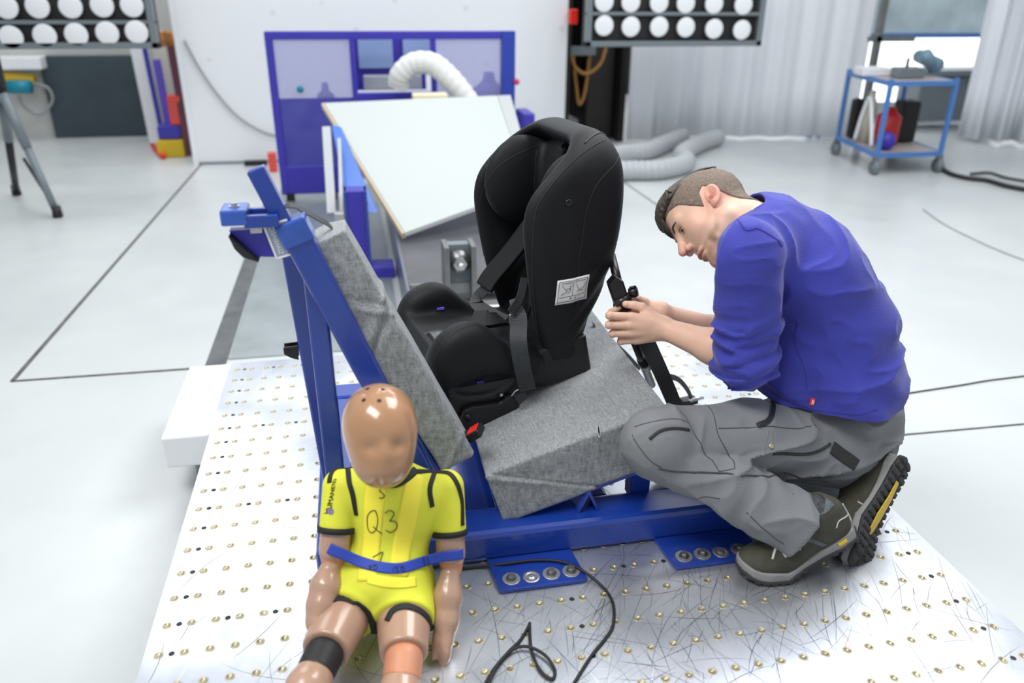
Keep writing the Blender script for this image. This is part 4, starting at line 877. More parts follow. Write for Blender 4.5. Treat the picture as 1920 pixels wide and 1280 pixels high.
# recline lever and details
pl_ = [(.232, .492), (.215, .530), (.19, .536), (.115, .532), (.10, .545), (.085, .548), (.062, .515), (.070, .502), (.10, .492), (.20, .462), (.225, .468)]
MB().prism([wl(u, .158, z) for u, z in pl_], SW*.018).build('recline_lever', m_black, cs, bev=.005)
MB().cyl(wl(.205, .172, .508), wl(.205, .180, .508), .010).build('pivot', m_black, cs, True)
MB().cyl(wl(.115, .165, .546), wl(.113, .176, .556), .004, n=10).build('pin', m_steell, cs, True)
MB().obox(wl(.165, .150, .592), SU_*.010, SW*.008, V(0, 0, .004)).build('blue_clip', mat('navy_clip', (.01, .02, .16), .4), cs)
# vehicle belt wrapped round the near side, with its tongue
pth = spline([at(962, 560, y=.60), at(972, 592, y=.53), at(972, 640, y=.478), at(980, 690, y=.47), at(990, 732, y=.49)], 8)
MB().strap(pth, [V(-.15, -.95, .25)]*len(pth), [.022+.020*smoothstep(0, .3, np.array([i/(len(pth)-1)]))[0] for i in range(len(pth))], .002).build('side_belt', m_web, cs)
pth = spline([at(985, 520, y=.62), at(975, 560, y=.56), at(958, 585, y=.53)], 6); MB().strap(pth, [V(-.3, -.9, .25)]*len(pth), .022, .008).build('belt_guide', m_seat, cs, bev=.003)
pth = spline([at(988, 738, y=.50), at(975, 742, y=.50), at(968, 752, y=.49)], 4)
MB().prism([at(963, 742, y=.492), at(985, 735, y=.492), at(990, 745, y=.492), at(974, 759, y=.492)], (0, .003, 0)).build('belt_end', m_web, cs)
MB().tube([at(959, 742, y=.488), at(966, 733, y=.488), at(972, 730, y=.488)], .002, 6).build('belt_buckle_wire', m_steell, cs)
pth = [hit(1008, 578, f_shell), hit(1028, 640, f_shell), hit(1040, 690, f_shell)]; 
# blue-black installation device at the back, straps to the sled
dv = empty('belt_tensioner', at(1165, 560, y=.50), 'black plastic belt tensioner buckle behind the child seat, held in the hands', 'buckle')
dd = nrm(at(1172, 590, y=.50) - at(1152, 530, y=.50)); ds = nrm(np.cross(dd, (0, 1, 0))); dn = np.cross(ds, dd)
cD = at(1162, 556, y=.50)
MB().obox(cD - dd*.012, dd*.032, ds*.019, dn*.013).build('housing', m_black, dv, bev=.005)
MB().obox(cD + dd*.028 + ds*.002, dd*.014, ds*.023, dn*.016).build('lower_grip', m_black, dv, bev=.006)
MB().cyl(cD - ds*.020 + dd*.006 - dn*.014, cD + ds*.022 + dd*.006 - dn*.014, .009, n=14).build('roller', mat('satin_black', (.02, .02, .022), .25), dv, True)
MB().prism([at(1143, 535, y=.485), at(1156, 520, y=.485), at(1166, 527, y=.485), at(1150, 552, y=.485)], (0, .03, 0)).build('cheek', m_black, dv, bev=.002)
MB().cyl(at(1172, 556, y=.50), at(1190, 545, y=.50), .006, n=12).build('axle', m_black, dv, True)
MB().cyl(at(1186, 541, y=.49), at(1189, 554, y=.49), .012, n=14).cyl(at(1181, 540, y=.49), at(1192, 537, y=.49), .004, n=8).build('knob', m_black, dv, True)
MB().cyl(at(1188, 556, y=.495), at(1200, 566, y=.495), .0012, n=6).build('wire', m_steell, dv)
st_ = MB().cyl(at(1146, 478, y=.60), at(1163, 545, y=.53), .011, n=14); o = st_.build('tether_rod', m_black, None, True, origin=at(1150, 500, y=.58)); tag(o, 'black rod coming out from behind the child seat back into the tensioner', 'rod')
a, b = at(1174, 600, y=.56), at(1222, 722, y=.66); o = MB().cyl(a, b, .0115, n=16).cyl(at(1204, 672, y=.62), at(1212, 690, y=.635), .016, n=16).build('support_tube', m_black, None, True, origin=b); tag(o, 'black support tube beside the wide belt behind the cushion edge', 'leg')
pth = spline([at(1188, 590, y=.53), at(1212, 640, y=.55), at(1240, 700, y=.60), at(1272, 775, y=.62)], 8); nn = [V(.15, -.95, .3)]*len(pth)
o = MB().strap(pth, nn, [.050 - .006*i/len(pth) for i in range(len(pth))], .0025).build('wide_belt', m_web if False else mat('black_webbing', (.006, .006, .007), .6), None, False, origin=pth[-1]); tag(o, 'wide black belt hanging from the hands down behind the cushion', 'belt')
pth = spline([at(1112, 608, y=.80), at(1140, 632, y=.84), at(1165, 655, y=.86), at(1200, 692, y=.84)], 8)
o = MB().strap(pth, [V(.2, -.4, .9)]*len(pth), .018, .002).build('thin_strap', MATS['black_webbing'], None, False, origin=pth[0]); tag(o, 'thin black strap lying along the right edge of the seat cushion', 'strap')
# ratchet strap hooked to the sled
hk = at(1302, 752, z=.262); ts = empty('tie_down_strap', hk, 'short black strap with a steel hook fastened to the plate behind the knee', 'strap')
pth = spline([at(1252, 705, y=hk[1]-.03), at(1272, 712, y=hk[1]-.02), at(1288, 730, y=hk[1]-.01), hk + V(-.012, 0, .01)], 6); MB().strap(pth, [V(.1, -.6, .8)]*len(pth), .020, .003).build('webbing', MATS['black_webbing'], ts)
MB().tube(spline([hk + V(-.03, -.01, .006), hk + V(0, -.015, .018), hk + V(.025, -.005, .012), hk + V(.02, .01, .002)], 5), .006, 8).build('hook', m_steell, ts, True)
MB().obox(hk + V(-.022, 0, .004), V(.028, .006, 0), V(-.004, .016, 0), V(0, 0, .010)).build('ratchet', m_black, ts, bev=.003)
# ------------------------------------------------------------------ Q3 child dummy sitting against the bench
m_vinyl = mat('brown_vinyl', (.44, .27, .19), .28, 0, .06, 9, coat=.4)
m_headv = mat('tan_vinyl_head', (.40, .215, .11), .22, 0, .10, 5, coat=.6)
m_suit = mat('yellow_suit', (.72, .74, .05), .75, 0, .06, 6, .25, 500)
m_suit2 = mat('bright_yellow_panel', (.95, .84, .06), .7, 0, .04, 6, .2, 500)
m_bind = mat('black_binding', (.010, .010, .011), .7, 0, 0, 1, .2, 300)
m_salmon = mat('salmon_joint', (.58, .25, .14), .45)
dm = empty('crash_test_dummy', (.45, .12, PZ), 'child crash test dummy in a yellow suit sitting on the plate against the blue bench', 'crash test dummy')
D = lambda x, y_, yy: at(x, y_, y=yy)
NK = D(738, 890, .150)                       # neck base
HC = D(713, 806, .085)                       # head centre
HX = nrm(V(1, .06, -.05))                    # dummy's left -> picture right
HU = nrm(V(.02, .35, .93)); HF = nrm(np.cross(HX, HU)); HF = HF if HF[1] < 0 else -HF; HU = np.cross(HF, HX); HU = HU if HU[2] > 0 else -HU
def f_dhead(P):
    Q = P - HC.astype(np.float32); x = Q @ HX.astype(np.float32); y = Q @ HF.astype(np.float32); z = Q @ HU.astype(np.float32); T = np.stack([x, y, z], 1)
    cr = sd_ell(T, (0, -.012, .018), (.0700, .086, .070)); face = sd_ell(T, (0, .020, -.030), (.056, .056, .068))
    jaw = sd_ell(T, (0, .026, -.058), (.036, .042, .036))
    d = su(.045, cr, face, jaw)
    ax_ = np.abs(x)
    d = smin(d, sd_ell(T, (0, .074, -.034), (.012, .012, .016)), .02)                                 # nose
    d = smin(d, sd_ell(T, (0, .064, -.060), (.018, .010, .009)), .02)                                 # lips
    d = d + .006*np.exp(-((ax_ - .024)/.014)**2 - ((z + .018)/.012)**2)*smoothstep(.03, .06, y)       # eye hollows
    return d
dh = solid('head', f_dhead, HC - .13, HC + .13, .003, m_headv, dm)
WL[dh] = WL[dm]
for (x, y_) in ((689, 729), (718, 730), (682, 750), (711, 751)):
    h = hit(x, y_, f_dhead); n_ = sgrad(f_dhead, h[None])[0]; MB().cyl(h - n_*.004, h + n_*.0004, .0042, n=14).build('screw_hole', m_dark, dh)
on_surf('mould_seam', f_dhead, hits([(660, 742), (690, 738), (715, 740), (745, 747), (765, 758)], f_dhead), .0006, m_vinyl, dh)
MB().lathe(NK - HU*.02, HU, [(0, .036), (.008, .036), (.0081, .032), (.014, .032), (.0141, .036), (.02, .036), (.0201, .031), (.03, .031), (.0301, .034), (.045, .034)], 28).build('neck', mat('neck_rubber', (.02, .02, .02), .4), dm, True)
MB().lathe(NK + HU*.006 - HU*.004, HU, [(0, .038), (.004, .038)], 28).build('neck_ring', m_steell, dm, True)
# joints
SL, SR = D(638, 912, .150), D(838, 912, .150)
EL, ER = D(626, 1038, .085), D(846, 1045, .085)
WLf, WRf = D(586, 1195, -.035), D(828, 1245, -.045)
HIP = D(710, 1092, .100); HIP[2] = max(HIP[2], PZ + .075)
CH = D(740, 960, .145)
hl, hr = HIP + V(-.052, -.01, -.008), HIP + V(.052, -.01, -.008)
KL, KR = D(610, 1222, -.075), D(757, 1228, -.085)
print('dummy', NK, SL, SR, EL, ER, HIP, KL, KR)
def f_torso(P):
    d = su(.05, sd_rc(P, CH + V(-.024, .0, .01), CH + V(.024, .0, .01), .060, .060), sd_rc(P, CH + V(0, 0, -.02), HIP + V(0, 0, .02), .080, .082, ((0, 1, 0), .88)),
           sd_rc(P, SL + V(.03, 0, -.002), SR + V(-.03, 0, -.002), .036, .036), sd_rc(P, NK + V(0, .0, -.035), NK + V(0, 0, -.012), .045, .036))
    b = sd_ell(P, HIP + V(0, -.02, .035), (.098, .082, .060))
    return su(.05, d, b)
def f_sleeve(P, s_, e_):
    m_ = s_ + (e_ - s_)*.70; return sd_rc(P, s_, m_, .036, .034)
def f_short(P, h_, k_):
    return sd_rc(P, h_, h_ + (k_ - h_)*.60, .069, .0605)
def cutplane(P, p, n): return (P - np.array(p, np.float32)) @ nrm(n).astype(np.float32)
def f_suit(P):
    d = f_torso(P)
    for s_, e_ in ((SL, EL), (SR, ER)):
        m_ = s_ + (e_ - s_)*.66; d = smin(d, smax(f_sleeve(P, s_, e_), cutplane(P, m_, e_ - s_), .006), .010)
    d = smin(d, smax(f_short(P, hl, KL), cutplane(P, hl + (KL - hl)*.45, KL - hl), .006), .022)
    d = smin(d, smax(f_short(P, hr, KR), cutplane(P, hr + (KR - hr)*.55, KR - hr), .006), .022)
    d = smax(d, -sd_rc(P, NK + V(0, 0, -.004), NK + HU*.08, .036, .040), .004)
    return d + .0010*noise(P, 12) + .0004*noise(P, 40)
suit = solid('suit', f_suit, HIP - [.22, .25, .15], NK + [.24, .22, .06], .0038, m_suit, dm); WL[suit] = WL[dm]
def bnd(name, pts, w, m_, t=.0016, seg=8, fn=f_suit, par=suit): return band(fn, hits(pts, fn), w, t, seg).build(name, m_, par, True)
bnd('side_panel', [(706, 905), (700, 960), (694, 1030), (688, 1090)], .040, m_suit2, .0012)
bnd('side_panel', [(778, 888), (768, 950), (755, 1020), (748, 1080)], .040, m_suit2, .0012)
bnd('waist_panel', [(690, 1084), (720, 1091), (750, 1093), (780, 1090)], .020, m_suit2, .0012)
for pts, w in (([(618, 905), (630, 880), (655, 873), (678, 876)], .010), ([(652, 880), (655, 905), (662, 930), (668, 965)], .010),
               ([(780, 884), (810, 884), (838, 886), (856, 905), (866, 940), (867, 985)], .010), ([(816, 884), (808, 905), (806, 925), (810, 950)], .010),
               ([(712, 899), (728, 907), (747, 905), (767, 892), (780, 880)], .016)):
    bnd('binding', pts, w, m_bind, .0022)
def ring(name, c, ax, r, m_, par, w=.010, k=.0025, n=36, squash=1.):
    ax = nrm(ax); u = nrm(np.cross(ax, (0, 1, 0))); v = np.cross(ax, u)
    vs = []; prof_ = [(-w/2, r), (-w/2, r + k), (w/2, r + k), (w/2, r)]
    for i in range(n):
        t = 2*math.pi*i/n; vs += [np.array(c) + ax*h + (u*math.cos(t) + v*math.sin(t)*squash)*q for h, q in prof_]
    f = [[i*4+j, i*4+(j+1) % 4, ((i+1) % n)*4+(j+1) % 4, ((i+1) % n)*4+j] for i in range(n) for j in range(4)]
    return link_mesh(name, vs, f, m_, par)
for s_, e_ in ((SL, EL), (SR, ER)): ring('sleeve_hem', s_ + (e_ - s_)*.64, e_ - s_, .0335, m_bind, suit, .012, .0045)
def f_legs(P):
    d = f_suit(P)
    for h_, k_ in ((hl, KL), (hr, KR)): d = np.minimum(d, smax(sd_rc(P, h_ + (k_ - h_)*.38, k_, .058, .046), cutplane(P, k_, k_ - h_), .004))
    return d
for pts in ([(614, 1132), (634, 1122), (662, 1128), (684, 1142), (698, 1165), (701, 1188)], [(726, 1164), (738, 1144), (762, 1137), (788, 1146), (804, 1162), (812, 1184)]): band(f_legs, hits(pts, f_legs), .013, .0028, 8, .0005).build('leg_hem', m_bind, suit, True)
# writing on the chest
ux, uy = V(1, 0, 0), V(0, .25, 1)
def hw(name, strokes, px, py, size, fn=f_suit, par=suit, rr=.0009, dx=ux, dy=uy): return handwriting(name, strokes, size, hit(px, py, fn), dx, dy, m_ink, par, fn, .0018, rr)
Q_ = [[(.0, .55), (.1, .2), (-.0, -.3), (-.25, -.5), (-.45, -.3), (-.45, .2), (-.25, .5), (0, .55), (.08, .3)], [(-.15, -.2), (.05, -.4), (.25, -.55)]]
T3 = [[(.45, .4), (.65, .52), (.85, .35), (.65, .05), (.62, .03)], [(.62, .03), (.9, -.05), (.9, -.35), (.65, -.52), (.42, -.4)]]
hw('lettering_Q3' if False else 'chest_writing', [[(x*1.0-.2, y) for x, y in st__] for st__ in Q_ + T3], 713, 978, .044)
hw('chest_writing', [[(.3, .45), (0, .5), (-.25, .25), (.0, 0), (.2, -.25), (0, -.5), (-.3, -.4)]], 717, 924, .022)
hw('chest_writing', [[(-.45, .15), (0, .35), (.4, .5), (.25, 0), (.15, -.5)]], 709, 1046, .024)
hc = hit(623, 924, f_suit); lettering('sleeve_lettering', 'HUMANETICS', .0150, hc, V(.06, .05, 1), V(-1, -.2, .06), m_ink, suit, f_suit, .0012)
hb = hit(620, 958, f_suit); n_ = sgrad(f_suit, hb[None])[0]; MB().cyl(hb, hb + n_*.0015, .0065, n=20).build('sleeve_logo', mat('violet_logo', (.25, .18, .45), .5), suit)
# arms
def limb(name, pts, fnx, h, m_, lo=None, hi=None, par=dm):
    A = np.array([p for p, r in pts]); R_ = max(r for p, r in pts) + .02
    return solid(name, fnx, A.min(0) - R_, A.max(0) + R_, h, m_, par)
for s_, e_, w_, sgn in ((SL, EL, WLf, -1), (SR, ER, WRf, 1)):
    d_ = nrm(e_ - s_); el = e_
    limb('upper_arm', [(s_, .04), (el, .04)], lambda P: smax(sd_rc(P, s_, el - d_*.010, .031, .031), cutplane(P, el + d_*.012, d_), .004), .0035, m_vinyl)
    limb('elbow_joint', [(el, .04)], lambda P: sd_rc(P, el + d_*.006, el + d_*.022, .027, .022, ((0, 1, 0), .9)), .003, m_salmon)
    f0 = el + nrm(w_ - el)*.034; fd = w_ - f0; L_ = np.linalg.norm(fd); fd = fd/L_
    hd = [(f0, .021), (f0 + fd*L_*.24, .029), (f0 + fd*L_*.52, .0265), (f0 + fd*L_*.72, .0205), (f0 + fd*L_*.86, .020), (w_, .010)]
    def f_fore(P, hd=hd, fd=fd, w_=w_, sgn=sgn):
        d = chain(P, hd[:4], .012); pl = chain(P, hd[3:], .012, ((.9, .3, 0), .62)); d = smin(d, pl, .012)
        th = sd_rc(P, w_ - fd*.06 + V(-.016*sgn, -.008, 0), w_ - fd*.022 + V(-.020*sgn, -.010, 0), .0075, .005); return smin(d, th, .010)
    limb('forearm', hd, f_fore, .003, m_vinyl)
# elastic blue strap round arms and chest
def f_all(P):
    d = f_torso(P)
    for s_, e_ in ((SL, EL), (SR, ER)): d = smin(d, sd_rc(P, s_, e_ + nrm(e_-s_)*.02, .038, .036), .05)
    return d
sp_ = [(617, 1027), (650, 1042), (685, 1056), (720, 1064), (755, 1064), (800, 1050), (835, 1042), (867, 1038)]
st_pts = hits(sp_, f_all)
el_ = band(f_all, st_pts, .021, .002, 8, .001); sb = el_.build('arm_strap', mat('blue_elastic', (.020, .055, .40), .6, 0, .08, 40), dm, True); WL[sb] = WL[dm]
def on_all(px, py): return hit(px, py, f_all)
handwriting('strap_writing', [[(x, y) for x, y in s__] for s__ in Q_] + [[(x+.1, y) for x, y in s__] for s__ in T3] + [[(1.35, -.5), (1.5, .5)]], .012, on_all(752, 1066), V(-1, 0, .05), V(0, -.2, -1), m_ink, sb, f_all, .004, .0005)
handwriting('strap_writing', [[(x, y) for x, y in s__] for s__ in Q_] + [[(.9, .5), (.5, .1), (.5, -.4), (.85, -.4), (.8, 0), (.5, -.05)]], .012, on_all(702, 1063), V(-1, 0, .05), V(0, -.2, -1), m_ink, sb, f_all, .004, .0005)
for k in (792, 800): on_surf('strap_stitch', f_all, hits([(k, 1042), (k+2, 1062)], f_all), .0007, m_ink, sb, off=.0035)
# legs
for h_, k_, px_, py_, m_ in ((hl, KL, 560, 1290, m_rubber), (hr, KR, 742, 1310, m_salmon)):
    d_ = nrm(k_ - h_); e0 = h_ + (k_ - h_)*.38
    def f_thigh(P, h_=h_, k_=k_, d_=d_, e0=e0): return smax(smax(sd_rc(P, e0, k_, .058, .046), cutplane(P, k_ - d_*.002, d_), .004), -cutplane(P, e0, d_), .002)
    limb('thigh', [(e0, .07), (k_, .07)], f_thigh, .0035, m_vinyl)
    A = k_ + d_*.02; foot = D(px_ - 40*(1 if px_ < 600 else .3), py_ + 120, -.26); sd_ = nrm(foot - A)
    MB().obox(k_ + d_*.006 + V(0, -.01, .012), d_*.018, V(.020, 0, 0), V(0, .0, .016)).build('knee_link', m_vinyl, dm, bev=.003)
    limb('knee_joint', [(k_, .04), (A + sd_*.03, .04)], lambda P: smax(sd_rc(P, k_ + d_*.01, A + sd_*.035, .037, .036), cutplane(P, A + sd_*.030, sd_), .003), .003, m_)
    limb('shin', [(A, .04), (A + sd_*.13, .04)], lambda P: smax(chain(P, [(A + sd_*.02, .034), (A + sd_*.06, .040), (A + sd_*.16, .027)], .01), -cutplane(P, A + sd_*.028, sd_), .002), .0035, m_vinyl)
    fp = A + sd_*.17; fp[2] = max(fp[2], PZ + .03); MB().lathe(fp, sd_, [(-.02, .02), (0, .027), (.03, .024), (.05, .01)], 16).build('foot', m_vinyl, dm, True)
# black cable on the plate
cz = PZ + .0045
cp = [(862, 1066), (900, 1062), (950, 1056), (1000, 1050), (1050, 1052), (1090, 1068), (1130, 1100), (1149, 1130), (1150, 1170), (1136, 1195), (1108, 1230), (1070, 1290)]
P = [at(x, y_, z=cz + (.012 if 940 < x < 1110 and y_ < 1100 else 0)) for x, y_ in cp]; o = MB().tube(spline(P, 10), .0033, 8).build('sensor_cable', m_rubber, None, True, origin=P[0]); tag(o, 'black cable curving from the dummy over the plate to the bottom edge of the picture', 'cable')
cp = [(905, 1290), (925, 1255), (955, 1220), (975, 1200), (992, 1172), (993, 1172), (996, 1215), (1012, 1255), (1035, 1272), (1040, 1255), (1022, 1228), (990, 1212), (960, 1218), (930, 1250), (908, 1300)]
P = [at(x, y_, z=cz + .004*(i > 9)) for i, (x, y_) in enumerate(cp)]; o = MB().tube(spline(P, 10), .0033, 8).build('sensor_cable', m_rubber, None, True, origin=P[0]); tag(o, 'black cable lying in a small pointed loop at the bottom centre of the plate', 'cable')
# ------------------------------------------------------------------ kneeling man
m_sweat = mat('cobalt_sweatshirt', (.040, .046, .345), .85, 0, .13, 7, .35, 260, sheen=.25)
m_pants = mat('grey_work_trousers', (.20, .207, .22), .8, 0, .10, 8, .3, 320)
m_pline = mat('stitching_fold_shade', (.045, .047, .052), .8)
man = empty('person', (1.45, .3, PZ), 'man in a blue sweatshirt and grey work trousers crouching on the plate, holding the tensioner behind the child seat', 'person')
man['label'] = 'crouching man in blue sweatshirt and grey work trousers, both hands on the black buckle'
# head frame
HF_ = nrm(V(-.824, -.13, -.551)); HL_ = V(-.438, -.47, .766); HL_ = nrm(HL_ - HF_*(HL_ @ HF_)); HUp = np.cross(HF_, HL_)
H0 = at(1338, 409, y=.46); HM = np.array([HF_, HL_, HUp], np.float32)
hp = lambda x, y, z: H0 + HF_*x + HL_*y + HUp*z
def f_face(P):
    T = (P - H0.astype(np.float32)) @ HM.T; x, y, z = T.T; ay = np.abs(y); A = np.stack([x, ay, z], 1)
    d = sd_ell(T, (-.006, 0, .042), (.100, .077, .084))
    d = smin(d, sd_ell(T, (.034, 0, -.020), (.058, .057, .080)), .03)
    d = smin(d, sd_rc(A, (.0, .050, -.050), (.062, .016, -.094), .020, .017), .03)
    d = smin(d, sd_sph(A, (.070, .0, -.098), .019), .018)
    d = smin(d, sd_sph(A, (.052, .040, -.022), .024), .022)
    d = smin(d, sd_rc(A, (.084, 0, .034), (.072, .040, .032), .011, .010), .016)
    d = smax(d, -sd_ell(A, (.099, .031, .008), (.016, .017, .012)), .012)
    d = smin(d, sd_sph(A, (.0715, .0315, .007), .0128), .003)                                # eyelids over the ball
    d = smin(d, sd_rc(T, (.088, 0, .018), (.112, 0, -.022), .0075, .0105), .010)             # nose
    d = smin(d, sd_sph(A, (.099, .011, -.029), .0085), .006)
    d = smax(d, -sd_ell(A, (.106, .0065, -.037), (.005, .0035, .004)), .003)
    d = smin(d, sd_ell(T, (.083, 0, -.058), (.014, .023, .0075)), .006); d = smin(d, sd_ell(T, (.081, 0, -.070), (.013, .020, .007)), .006)
    d = d + .0035*np.exp(-((z + .0638)/.0022)**2 - (y/.024)**2)*smoothstep(.06, .08, x)
    d = smin(d, sd_rc(T, (-.035, 0, -.050), (-.055, 0, -.150), .056, .062), .03)                # neck
    # ears
    E_ = (A - np.array([-.010, .0745, .002], np.float32))/.86; c_, s_ = math.cos(.28), math.sin(.28)
    ex = E_[:, 0]*c_ + E_[:, 2]*s_; ez = -E_[:, 0]*s_ + E_[:, 2]*c_; ey = E_[:, 1] + ex*.45 - .004
    Eq = np.stack([ex, ey, ez], 1)
    ear = sd_ell(Eq, (-.002, 0, .002), (.019, .008, .032)); ear = smin(ear, sd_sph(Eq, (.005, -.001, -.026), .0085), .01)
    ear = smax(ear, -sd_ell(Eq, (.002, .007, .006), (.0125, .006, .022)), .003)
    ear = smin(ear, sd_rc(Eq, (-.006, .001, -.004), (-.003, .001, .016), .003, .0025), .004)
    ear = smax(ear, -sd_ell(Eq, (.007, .002, -.006), (.005, .008, .007)), .003)
    return smin(d, ear*.86, .005)
# arms and hands
WR = at(1243, 615, y=.425); EBL = at(1398, 672, y=.26); SHL = at(1398, 478, y=.25)
WR2 = at(1240, 588, y=.50); EBR = at(1392, 640, y=.56); SHR = at(1440, 455, y=.56)
def finger(P, pts, r): return chain(P, [(p, q) for p, q in zip(pts, r)], .002)
hd_pts = {
 'index': [at(1184, 594, y=.445), at(1143, 591, y=.452), at(1146, 585, y=.478), at(1160, 577, y=.487)],
 'middle': [at(1182, 609, y=.440), at(1142, 609, y=.450), at(1147, 604, y=.478), at(1163, 596, y=.488)],
 'ring': [at(1184, 624, y=.440), at(1149, 625, y=.450), at(1153, 619, y=.476), at(1168, 611, y=.486)],
 'little': [at(1192, 637, y=.443), at(1164, 640, y=.452), at(1164, 634, y=.472), at(1176, 626, y=.482)]}
th_pts = [at(1228, 598, y=.440), at(1204, 576, y=.455), at(1188, 572, y=.462), at(1173, 570, y=.468)]
hd2 = {k: [at(1190 + 3*i, 578 + 11*i, y=.545), at(1160 + 3*i, 574 + 12*i, y=.548), at(1156 + 3*i, 572 + 12*i, y=.528), at(1164 + 3*i, 570 + 12*i, y=.517)] for i, k in enumerate(('index', 'middle', 'ring', 'little'))}
th2 = [at(1232, 584, y=.515), at(1208, 566, y=.52), at(1195, 561, y=.518), at(1182, 562, y=.512)]
def f_hand(P, W_, fg, th, el):
    back = nrm(el - W_); d = None
    offs = {'index': .016, 'middle': .006, 'ring': -.005, 'little': -.015}
    sd = nrm(fg['index'][0] - fg['little'][0])
    for k, p in fg.items():
        m_ = sd_rc(P, W_ + sd*offs[k]*.9 + back*.006, p[0], .0155, .0118, None); d = m_ if d is None else smin(d, m_, .012)
    d = smin(d, sd_rc(P, W_ + sd*.012, th[0]*.5 + th[1]*.5, .015, .013), .018)
    for k, p in fg.items():
        q = .88 if k == 'little' else 1.
        d = smin(d, finger(P, p, [.0108*q, .0092*q, .0085*q, .0072*q]), .0035)
        d = smin(d, sd_sph(P, p[1], .0100*q), .004)
    return smin(d, finger(P, th, [.0145, .0118, .0108, .0085]), .006)
def f_arm(P, W_, E_, wy):
    mid = W_ + (E_ - W_)*.62
    return smin(sd_rc(P, W_, mid, .0255, .040, ((0, .2, 1), 1.0)), sd_rc(P, mid, E_, .040, .040), .02)
C_T = [(at(1410, 430, y=.40), .055), (at(1470, 490, y=.38), .085), (at(1545, 610, y=.37), .095), (at(1580, 740, y=.36), .10)]
def f_body(P):
    d = chain(P, C_T, .03)
    d = smin(d, chain(P, [(SHL, .045), (EBL, .040)], .02), .03); d = smin(d, chain(P, [(SHR, .045), (EBR, .040)], .02), .03)
    d = smin(d, chain(P, [(C_T[1][0], .06), (SHL, .045)]), .03); d = smin(d, chain(P, [(C_T[1][0], .06), (SHR, .045)]), .03)
    d = smin(d, f_arm(P, WR, EBL, 0), .015); d = smin(d, f_arm(P, WR2, EBR, 0), .015)
    m_ = np.linalg.norm(P - H0.astype(np.float32), axis=1) < .24
    if m_.any(): d[m_] = smin(d[m_], f_face(P[m_]), .02)
    for W_, fg, th, el in ((WR, hd_pts, th_pts, EBL), (WR2, hd2, th2, EBR)):
        m_ = np.linalg.norm(P - (W_*.5 + fg['middle'][0]*.5).astype(np.float32), axis=1) < .14
        if m_.any(): d[m_] = smin(d[m_], f_hand(P[m_], W_, fg, th, el), .012)
    return d
allp = np.array([p for v_ in list(hd_pts.values()) + list(hd2.values()) for p in v_] + [p for p, r in C_T] + [hp(0, 0, .15), hp(.13, 0, 0), SHR, EBR, EBL])
bv, bq = sdf_mesh(f_body, allp.min(0) - .13, allp.max(0) + .13, .0026)
M = bpy.data.materials.new('skin'); M.use_nodes = True; b_ = M.node_tree.nodes['Principled BSDF']; at_ = M.node_tree.nodes.new('ShaderNodeVertexColor'); at_.layer_name = 'skin_tone_shade'
nz_ = M.node_tree.nodes.new('ShaderNodeTexNoise'); nz_.inputs['Scale'].default_value = 60; mx_ = M.node_tree.nodes.new('ShaderNodeMix'); mx_.data_type = 'RGBA'; mx_.blend_type = 'MULTIPLY'; mx_.inputs['Factor'].default_value = .12
M.node_tree.links.new(at_.outputs[0], mx_.inputs['A']); M.node_tree.links.new(nz_.outputs['Color'], mx_.inputs['B']); M.node_tree.links.new(mx_.outputs['Result'], b_.inputs['Base Color'])
b_.inputs['Roughness'].default_value = .5; b_.inputs['Subsurface Weight'].default_value = .12; b_.inputs['Subsurface Radius'].default_value = (.012, .005, .003); b_.inputs['Subsurface Scale'].default_value = .6
body = link_mesh('body', bv, bq, M, man)
def paint(o, V_):
    T = (V_ - H0) @ HM.T; x, y, z = T.T; ay = np.abs(y); n_ = len(V_); c = np.tile([.76, .48, .355], (n_, 1)).astype(float)
    near = np.linalg.norm(T, axis=1) < .16
    def mixc(w, col):
        nonlocal c
        w = np.clip(w, 0, 1)[:, None]; c = c*(1 - w) + np.array(col)*w
    g = lambda cx, cy, cz, r: np.exp(-((x-cx)**2 + (ay-cy)**2 + (z-cz)**2)/r**2)
    mixc(.55*g(.05, .045, -.025, .026), (.66, .30, .22)); mixc(.6*g(.115, 0, -.025, .02), (.60, .24, .17)); mixc(.8*g(-.01, .085, .0, .032), (.68, .26, .20))
    nn = noise(V_.astype(np.float32), 90); beard = smoothstep(-.050, -.066, z + .25*(x - .06))*smoothstep(.015, .045, x)*near*smoothstep(-.13, -.11, z)
    mixc(beard*(.55 + .4*nn), (.20, .10, .045)); mixc(.5*np.exp(-((z + .047)/.006)**2 - (y/.024)**2)*(x > .07), (.20, .10, .05))
    mixc(.9*np.exp(-((z + .063)/.009)**2 - (y/.020)**2)*(x > .078)*near, (.48, .17, .13)); mixc(.55*g(.085, .031, .008, .014), (.30, .13, .09))
    mixc(.95*g(.107, .0065, -.036, .004), (.08, .02, .015)); mixc(.8*g(-.001, .078, -.003, .006), (.30, .07, .05))  # nostrils and ear openings painted dark, shade held in the colour
    for fg in (hd_pts, hd2):
        for p in fg.values():
            mixc(.45*np.exp(-((V_ - p[1])**2).sum(1)/.010**2), (.66, .30, .23)); mixc(.35*np.exp(-((V_ - p[0])**2).sum(1)/.011**2), (.66, .32, .25))
    at2 = o.data.color_attributes.new('skin_tone_shade', 'FLOAT_COLOR', 'POINT'); at2.data.foreach_set('color', np.hstack([c, np.ones((n_, 1))]).astype(np.float32).ravel())
paint(body, bv)
# finger nails
for k in ('index',): pass
n1 = at(1172, 569, y=.46); 
tn = snap(f_body, np.array([th_pts[3] + V(-.002, -.008, .003)]))[0][0]; nn_ = sgrad(f_body, tn[None])[0]; td = nrm(th_pts[3] - th_pts[2])
MB().lathe(tn - nn_*.0012, nn_, [(0, .0055), (.0015, .0050), (.0018, .002)], 14).build('thumb_nail', mat('nail', (.70, .45, .36), .3), man, True)
